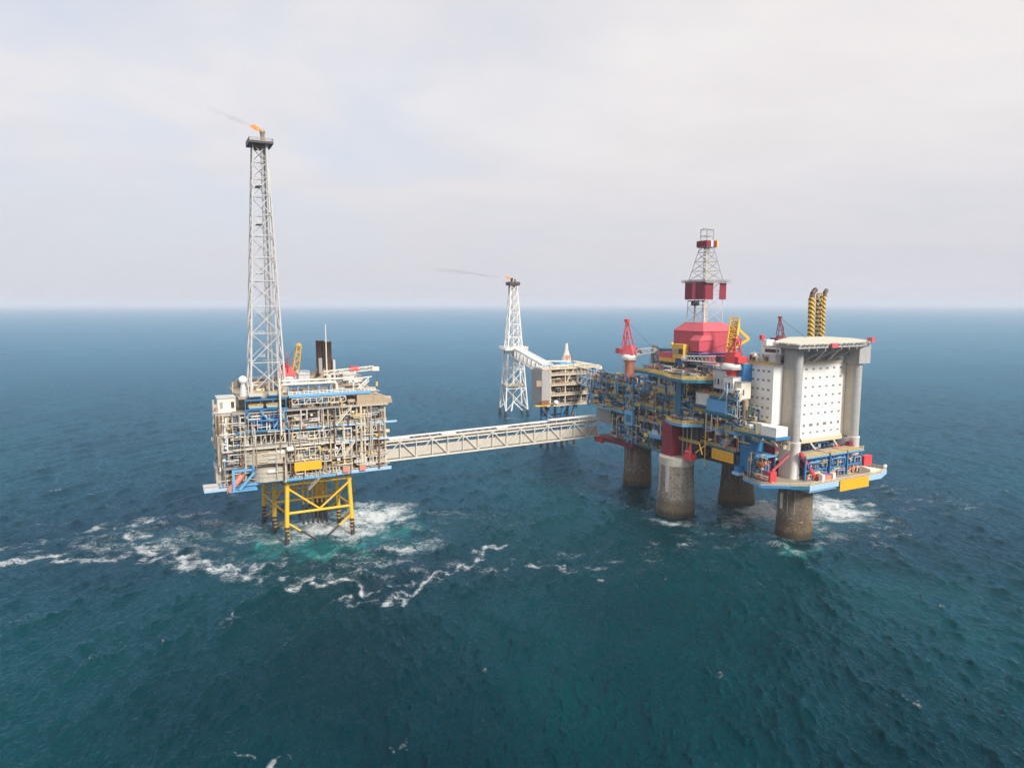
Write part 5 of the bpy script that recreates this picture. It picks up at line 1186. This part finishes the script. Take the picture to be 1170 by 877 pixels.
for z in (139.5, 142.8):
    for a in (-2.2, 2.2): m.bar((cx_+a, cy2-2.2, z), (cx_+a, cy2+2.2, z), .3, .3, 'silver'); m.bar((cx_-2.2, cy2+a, z), (cx_+2.2, cy2+a, z), .3, .3, 'silver')
m.bar((cx_, cy2-3, 143.2), (cx_, cy2+3.4, 143.8), .5, .5, 'silver'); m.bar((cx_-2.2, cy2-2.2, 137), (cx_+2.2, cy2+2.2, 142.8), .2, .2, 'silver'); m.build('crown_block', D)

# ================================================================== cranes on the concrete platform
crane('deck_crane', 'red crane with white slew ring and low white boom on the left deck wing', (-46, 6, 62), 12.2, 2.6, 'pinkred', 'red', 'white', R(25), 12, R(8), 'salmon', None, 1.5)
crane('deck_crane', 'red crane beside the drilling house, its long white boom resting over the deck', (28, 9, 69), 6.0, 3.0, 'red', 'red', 'white', R(186), 26, R(-2), 'red', None, 1.45, gh=.42)
y = thing('yellow_boom_rest', 'upright yellow lattice crane frame behind the red crane by the drilling house', 'crane frame', (16, 20, 69))
m = MB(); truss_girder(m, (15, 21, 81), (14, 24, 95), 4.4, 3.2, 7, 'yellow', .5, .34); m.build('lattice', y)
m = MB(); m.box(12, 18, 21, 25.5, 69.1, 81, 'maroon'); m.build('post', y)
m = MB(); m.bar((15, 24, 93.5), (18, 29.5, 88), 1.2, 1.4, 'yellow'); m.bar((15.5, 23.5, 84), (18, 29.5, 88), 1.2, 1.2, 'yellow'); m.build('jib', y)
crane('deck_crane', 'maroon crane with short yellow boom behind the grey roof machinery by the helideck', (20, 50, 79), 5, 1.6, 'maroon', 'maroon', 'yellow', R(62), 11, R(2), 'maroon', None, 1.0, 'cream')

# ================================================================== living quarters
Q = thing('living_quarters', 'tall white accommodation block with rows of small paired windows under the helideck', 'accommodation block', (40, 40, 43))
m = MB(); m.box(33, 47, 15, 34.9, 50.8, 77.2, 'storey_white'); m.box(16, 46, 35, 64.2, 43, 77.4, 'storey_white'); m.build('wall', Q)
m = MB(); m.box(46.01, 46.6, 63.6, 64.6, 42.8, 77.6, 'offwhite')
for zz_ in np.arange(44.5, 77, 4.3): m.box(46.02, 46.5, 64.4, 65.0, zz_, zz_+.8, 'grey')
m.box(45.9, 46.7, 35, 64.4, 42.2, 43, 'offwhite'); m.build('corner_trim', Q)
m = MB(); m.box(32.6, 47.4, 14.7, 35, 77.21, 77.9, 'cream'); m.box(15.8, 46.5, 35.01, 64.5, 77.41, 78.3, 'cream'); m.rail([(32.8, 14.9), (47.2, 14.9)], 77.9, 'rail_yellow', 1.3, 1.4, r=.13); m.rail([(46.4, 36), (46.4, 64)], 78.3, 'cream', 1.3, 1.6, r=.12); m.build('roof_edge', Q)
def window(face, s, z, w, h, panes):
    m = MB()
    for k in range(panes):
        x = s-w/2+k*w/panes+.17; pw = w/panes-.34
        if face == 'b': m.box(x-.07, x+pw+.07, 14.93, 14.997, z-h/2-.07, z+h/2+.07, 'silver'); m.box(x, x+pw, 14.90, 14.929, z-h/2, z+h/2, 'window_glass')
        else: m.box(46.003, 46.07, x-.07, x+pw+.07, z-h/2-.07, z+h/2+.07, 'silver'); m.box(46.071, 46.10, x, x+pw, z-h/2, z+h/2, 'window_glass')
    m.build('window', Q)
for r_ in range(6):
    for c in range(4): window('b', 35.3+c*3.05, 74.9-r_*4.15, 1.55, .85, 2)
for r_ in range(8):
    for c in range(6): window('a', 37.3+c*4.75, 75.0-r_*4.2 if r_ < 6 else (48.7, 45.1)[r_-6], 2.6 if r_ == 6 and c in (1, 3) else 1.6, 1.3 if r_ == 6 else .8, 3 if r_ == 6 and c in (1, 3) else 2)
m = MB(); rnd = random.Random(21)
for k in range(14):
    a = rnd.uniform(30, 43); b = rnd.uniform(16, 29); w_ = rnd.uniform(1.5, 4); h_ = rnd.uniform(1.8, 4.2); m.box(a, a+w_, b, b+w_, 77.92, 78+h_, rnd.choice(['lightgrey', 'white', 'silver', 'offwhite', 'grey'])); m.box(a+.3, a+w_-.3, b-.1, b, 78.6, 78+h_*.8, 'dark')
m.build('roof_unit', Q)
m = MB(); m.box(36, 46, 20, 26, 82.0, 85.5, 'white'); m.box(35.8, 46.2, 19.8, 26.2, 85.51, 85.8, 'grey'); m.box(37, 45, 19.9, 19.99, 83, 84.6, 'dark'); m.box(43, 46.6, 16, 19.5, 78.2, 82.6, 'lightgrey'); m.box(33, 36, 22, 27, 82, 88.5, 'white'); m.lathe((40, 24, 85.8), [(1.4, 0), (1.8, 1.2), (1.2, 2.4)], 'white', 12)
for a, b, h_ in ((33.5, 17, 5), (35, 18, 3.2), (46.2, 17.2, 8)): m.tube((a, b, 77.9), (a, b, 77.9+h_), .35, 'lightgrey', 8)
m.box(32.5, 34, 21, 23, 88.51, 90.6, 'red'); m.build('plant_room', Q)
m = MB(); m.box(33.5, 44.5, 37, 62, 78.31, 81.5, 'tan')
for k in range(9): m.box(44.51, 44.7, 38+k*2.7, 39.4+k*2.7, 78.8, 80.6, ['brown', 'dark', 'rust'][k % 3])
m.build('attic_storey', Q)

# ================================================================== helideck
H_ = thing('helideck', 'pale octagonal helideck carried on two tall grey columns with white bases', 'helideck', (42, 45, 27))
deck8 = [(61, 13.5), (61, 54), (54, 69.5), (36, 82), (19, 84), (14, 62), (28, 40), (46, 18)]
m = MB(); m.prism(deck8, 85.9, 87.9, 'silver'); m.prism([(42+(x-42)*.985, 47+(y-47)*.985) for x, y in deck8], 87.904, 88.02, 'helideck_top'); m.build('landing_deck', H_)
m = MB(); out8 = [(42+(x-42)*1.05, 47+(y-47)*1.05) for x, y in deck8]
for (p, q), (p2, q2) in zip(zip(deck8, deck8[1:]+deck8[:1]), zip(out8, out8[1:]+out8[:1])):
    m.add([(*p, 87.0), (*q, 87.0), (*q2, 87.7), (*p2, 87.7), (*p, 86.85), (*q, 86.85), (*q2, 87.55), (*p2, 87.55)], [(3,2,1,0),(4,5,6,7),(0,1,5,4),(1,2,6,5),(2,3,7,6),(3,0,4,7)], 'lightgrey')
    n = max(2, int((Vector(q)-Vector(p)).length/2.6))
    for k in range(n): f_ = (k+.5)/n; c = Vector(p2)+(Vector(q2)-Vector(p2))*f_; m.box(c.x-.3, c.x+.3, c.y-.3, c.y+.3, 87.2, 87.85, ['offwhite', 'grey', 'tan'][k % 3])
m.build('safety_net', H_)
m = MB(); m.box(61.3, 62.6, 32.5, 36.5, 85.9, 87.9, 'pinkred'); m.build('fire_monitor_box', H_)
m = MB(); m.box(54.5, 57, 67, 69.6, 87.2, 89.4, 'pinkred'); m.build('fire_monitor_box', H_)
def column(a, b, zl, zt, wb):
    rr_ = 3.4
    poly = [(a-6.0, b-2.1), (a, b-2.1)]
    for k in range(9):
        t = -math.pi/2+math.pi*k/8; poly.append((a+2.1*math.cos(t), b+2.1*math.sin(t)))
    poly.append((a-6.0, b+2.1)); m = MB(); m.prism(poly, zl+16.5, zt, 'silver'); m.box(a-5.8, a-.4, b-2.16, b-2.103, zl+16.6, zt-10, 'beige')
    for z in np.arange(zl+20, zt, 4.2): m.prism([(a+(x-a)*1.012, b+(y-b)*1.012) for x, y in poly], z, z+.14, 'grey')
    m.build('column', H_)
    m = MB(); m.lathe((a, b, zl), [(2.6, 0), (2.6, 16), (2.8, 16.2), (2.8, 16.5)], 'wall_white', 28); m.box(a-6, a-.5, b-2.5, b+2.2, zl, zl+16, 'wall_white'); m.build('column_base', H_)
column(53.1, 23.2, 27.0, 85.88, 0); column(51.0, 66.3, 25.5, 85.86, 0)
MB().box(46.5, 54.3, 62.6, 70.6, 77.2, 85.87, 'silver').build('column_head', H_)
m = MB(); m.box(46.6, 48.5, 27.7, 62.5, 80.2, 85.87, 'grey'); m.build('cross_girder', H_)
m = MB()
for b0, b1 in ((36.5, 33.0), (36.5, 41), (44, 40.2), (44, 52), (57, 53), (45.5, 50)): m.tube((58, b0, 85.88), (46.9, b1, 78.8), .34, 'lightgrey', 8)
m.build('deck_strut', H_)
m = MB()
for b in np.arange(20, 54, 5.2): m.box(46.6, 60.8, b, b+.5, 84.7, 85.88, 'grey')
m.build('deck_beam', H_)
# striped vent stacks behind the helideck
v_ = thing('striped_vent_stack', 'pair of yellow and black striped upright pipes with dark bent tops behind the helideck', 'vent stack', (5, 92, 60))
m = MB(); m.tube((5, 90.4, 60), (5, 89.0, 108.5), 1.75, 'hazard', 16); m.build('striped_pipe', v_)
m = MB(); m.path([(5, 89.0, 108.5), (5, 89.4, 110.5), (5, 90.8, 112.2), (5, 91.8, 112.6)], 1.35, 'brown', 12); m.build('bent_cowl', v_)
m = MB(); truss_girder(m, (4, 97.4, 60), (4, 96.2, 107.5), 3.2, 3.0, 22, 'hazard', .45, .3); m.tube((5.6, 98.6, 60), (5.6, 98.0, 109), 1.05, 'hazard', 12); m.build('striped_lattice', v_)
m = MB(); m.path([(5.6, 98.0, 109), (5.6, 98.4, 111), (5.6, 99.8, 112.6)], 1.1, 'brown', 12); m.build('bent_cowl', v_)
m = MB(); m.box(-2, 10, 86, 104, 58, 61, 'cream'); m.bar((4, 90, 58.2), (-6, 64, 50), 1.4, 1.4, 'cream'); m.bar((4, 100, 58.2), (-6, 64, 48), 1.4, 1.4, 'cream'); m.build('support_bracket', v_)
MB().box(-40, 15.9, 60.2, 66, 28, 68, 'clad_beige').build('rear_wall', P_)

# ================================================================== riser platform in the distance
Rp = thing('riser_platform', 'small cream riser platform with open decks standing beyond the long bridge', 'platform', (-185, 38, 0))
rf, r0, r1 = -163.0, 17.5, 66.0
mF = lambda s, d, z: (rf-d, s, z)
for a in (-166, -176):
    for b in (24, 36, 47):
        m = MB(); m.tube((a, b, 6), (a, b, 31), 1.0, 'blue', 10); m.tube((a, b, -6), (a, b, 6), 1.05, 'dark', 10); m.build('jacket_leg', Rp)
    m = MB(); m.tube((a, 24, 27), (a, 36, 10), .5, 'navy', 6); m.tube((a, 47, 27), (a, 36, 10), .5, 'navy', 6); m.tube((a, 24, 22), (a, 47, 22), .5, 'navy', 6); m.tube((a, 24, 9), (a, 47, 9), .5, 'dark', 6); m.build('jacket_brace', Rp)
m = MB()
for k in range(4): m.path([(-166.5, 22+k*.8, 30), (-166, 22+k*.8, 25), (-165.5, 26+k, 21), (-165.5, 40, 20), (-165.5, 47-k, 23), (-166, 49-k*.8, 30)], .45, ['dark', 'brown', 'grey', 'dark'][k], 6)
m.build('riser_hose', Rp)
lv = [31.0, 38.5, 46.0, 53.5, 58.0]
for i, z in enumerate(lv):
    m = MB(); m.box(-178, rf, r0, r1, z-.6, z, 'deckplate'); m.box(rf+.003, rf+.5, r0, r1, z-.5, z+.2, 'cream'); m.build('deck', Rp)
    MB().rail([(rf+.3, r0), (rf+.3, r1)], z+.3, 'cream', 1.4, 2.4, r=.14).build('railing', Rp)
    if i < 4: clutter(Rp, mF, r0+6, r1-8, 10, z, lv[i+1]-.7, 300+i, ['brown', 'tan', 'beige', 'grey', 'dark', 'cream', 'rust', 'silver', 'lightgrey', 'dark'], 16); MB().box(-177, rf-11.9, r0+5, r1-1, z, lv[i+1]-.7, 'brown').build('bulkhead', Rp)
m = MB()
for b in (r0+6.5, r0+19, r0+33, r1-10): m.box(rf-.9, rf-.1, b, b+.8, 31, 58, 'cream')
for b, b2 in ((r0+20, r0+27), (r0+34, r0+41)): m.bar((rf-.4, b, 47), (rf-.4, b2, 57.5), .6, .6, 'cream')
m.build('deck_column', Rp)
m = MB(); m.box(-177.5, rf+.8, r0-1, r0+6, 33, 57.2, 'clad_silver'); m.build('side_cladding', Rp)
m = MB(); m.box(rf+.6, rf+5, r0-8, r0+4, 32, 32.6, 'yellow'); m.prism([(rf+.6, r0-3), (rf+4, r0-3), (rf+4, r0+3), (rf+.6, r0+3)], 32.6, 36, 'rust', [34.5, 36, 36, 34.5]); m.sphere((rf+5, r0+8.5, 34), 1.9, 'wall_white'); m.box(rf-1, rf+2, r0-6, r0-2, 46, 50, 'tan'); m.build('side_platform', Rp)
m = MB(); truss_girder(m, (rf+.9, r0+29, 47), (rf+.9, r0+44, 43), 1.2, 12, 5, 'silver', .3, .2); m.build('scaffold', Rp)
m = MB()
for k in range(3): m.box(rf-.8, rf+1.4, r1-8+k*2.6, r1-7.4+k*2.6, 36, 57, ['skyblue', 'blue', 'paleblue'][k])
for z in (42, 49, 55): m.box(rf-.5, rf+1.0, r1-8, r1-.4, z, z+.7, 'skyblue')
m.build('blue_frame', Rp)
m = MB(); m.box(-177, rf-6, r0+19, r0+33, 58.02, 61.5, 'skyblue'); m.box(-177, rf-8, r0+33.5, r1-6, 58.02, 60.4, 'offwhite'); m.box(-177.5, rf-3, r0+1, r0+18.5, 58.02, 59.2, 'white'); m.build('deck_house', Rp)
clutter(Rp, lambda s, d, z: (rf-1-d, s, z), r0+2, r1-3, 6, 58, 61, 320, ['white', 'cream', 'skyblue', 'offwhite', 'beige'], 10)
m = MB(); m.bar((rf-8, r0, 63.5), (rf-8, r0+26, 62.5), .8, .8, 'white'); truss_girder(m, (rf-6, r0+30, 60), (rf-6, r1+5, 55.5), 3.4, 2.6, 10, 'offwhite', .4, .26); m.sphere((rf-6, r1+5.5, 56.5), 1.7, 'wall_white'); m.build('crane_boom', Rp)
m = MB(); m.lathe((rf-12, r0+27.5, 61.5), [(3.8, 0), (3.4, 3), (1.4, 9), (1.0, 14)], 'offwhite', 8); m.bar((rf-8.5, r0+27.5, 61.5), (rf-11, r0+27.5, 75), .5, .5, 'white'); m.box(rf-9, rf-8.6, r0+25.5, r0+29, 62, 67, 'salmon'); m.build('crane_gantry', Rp)

# --- its flare tower standing alone in the sea
f = thing('flare_tower', 'white lattice flare tower standing in the sea behind the riser platform', 'flare tower', (-315, 72, 0))
B4 = [(-303, 58.5), (-303, 82), (-326, 88), (-326, 64)]; T4 = [(-311, 68), (-311, 74.5), (-318, 76.5), (-318, 70)]
lattice_mast(f, B4, T4, 5, 122, 9, 'wall_white', .75, .34, grow=.88)
for (x, y) in B4: MB().tube((x, y, -8), (x, y, 5), 1.3, 'dark', 10).build('pile', f)
m = MB(); m.tube((-314, 72, 12), (-314, 72, 122), .8, 'lightgrey', 8); m.tube((-316, 74, 20), (-316, 73, 122), .6, 'offwhite', 8); m.tube((-314, 72, 12), (-306, 66, 4), .7, 'white', 6); m.tube((-314, 72, 12), (-306, 78, 4), .7, 'white', 6); m.build('flare_riser', f)
m = MB(); m.prism([(-300.5, 57), (-300.5, 81), (-325, 86), (-325, 62)], 62, 62.7, 'offwhite'); m.rail([(-300.5, 57), (-300.5, 81), (-325, 86), (-325, 62)], 62.7, 'white', 2.2, 2.5, closed=True, r=.2); m.build('bridge_landing', f)
m = MB(); m.prism([(-303, 60), (-303, 80), (-324, 84), (-324, 64)], 28, 28.5, 'tan'); m.build('maintenance_deck', f)
m = MB(); m.prism([(-309.5, 66.3), (-309.5, 77), (-319.5, 78), (-319.5, 67.2)], 122.2, 124, 'dark'); m.prism([(-311, 68.2), (-311, 75), (-318, 76), (-318, 69.2)], 119.5, 122.1, 'brown', None); m.rail([(-309.5, 66.3), (-309.5, 77), (-319.5, 78), (-319.5, 67.2)], 124, 'brown', closed=True, r=.2); m.build('top_platform', f)
m = MB(); m.lathe((-314, 70.5, 124), [(1.1, 0), (1.1, 3.5), (1.4, 3.7), (1.4, 5)], 'brown', 10); m.lathe((-314, 74, 124), [(.8, 0), (.8, 4)], 'brown', 10); m.build('flare_tip', f)
flame('flare_flame', 'small orange flame at the tip of the distant white flare tower', (-314, 70.2, 128), Vector((-.35, -.9, .3)), 7.0, .8)
disc_smoke('smoke_plume', 'long thin grey smoke trail drifting left from the distant flare tower', (-316, 63, 129.5), Vector((-.40, -.90, .115)), 80, 1.3, 4.8, 0.11, 6)

g2 = thing('truss_bridge', 'white truss bridge climbing from the riser platform to the distant flare tower', 'bridge', (-240, 48, 54))
m = MB(); truss_girder(m, (-176, 30, 51), (-303, 72, 55), 8, 8.5, 15, 'white', .65, .4); m.build('truss', g2)
m = MB(); p = Vector((-176, 30, 51.9)); q = Vector((-303, 72, 55.9)); d = (q-p).normalized(); x = d.cross(Vector((0,0,1))).normalized()
for s_ in (-1.5, 1.2, 2.4): m.tube(p+x*s_, q+x*s_, .5, ['lightgrey', 'cream', 'silver'][int(s_) % 3], 8)
m.build('pipe_run', g2)
m = MB(); m.bar(p+Vector((0,0,-.5)), q+Vector((0,0,-.5)), 6, .3, 'grey'); m.build('walkway_deck', g2)
g3 = thing('truss_bridge', 'short blue truss bridge joining the riser platform and the concrete platform', 'bridge', (-125, 45, 46))
m = MB(); truss_girder(m, (rf+1, 52, 45), (-86, 40, 45.5), 5, 6, 8, 'skyblue', .5, .3); m.build('truss', g3)
m = MB(); m.bar((rf+1, 52, 45.5), (-86, 40, 46), 4.2, .3, 'grey'); m.build('walkway_deck', g3)
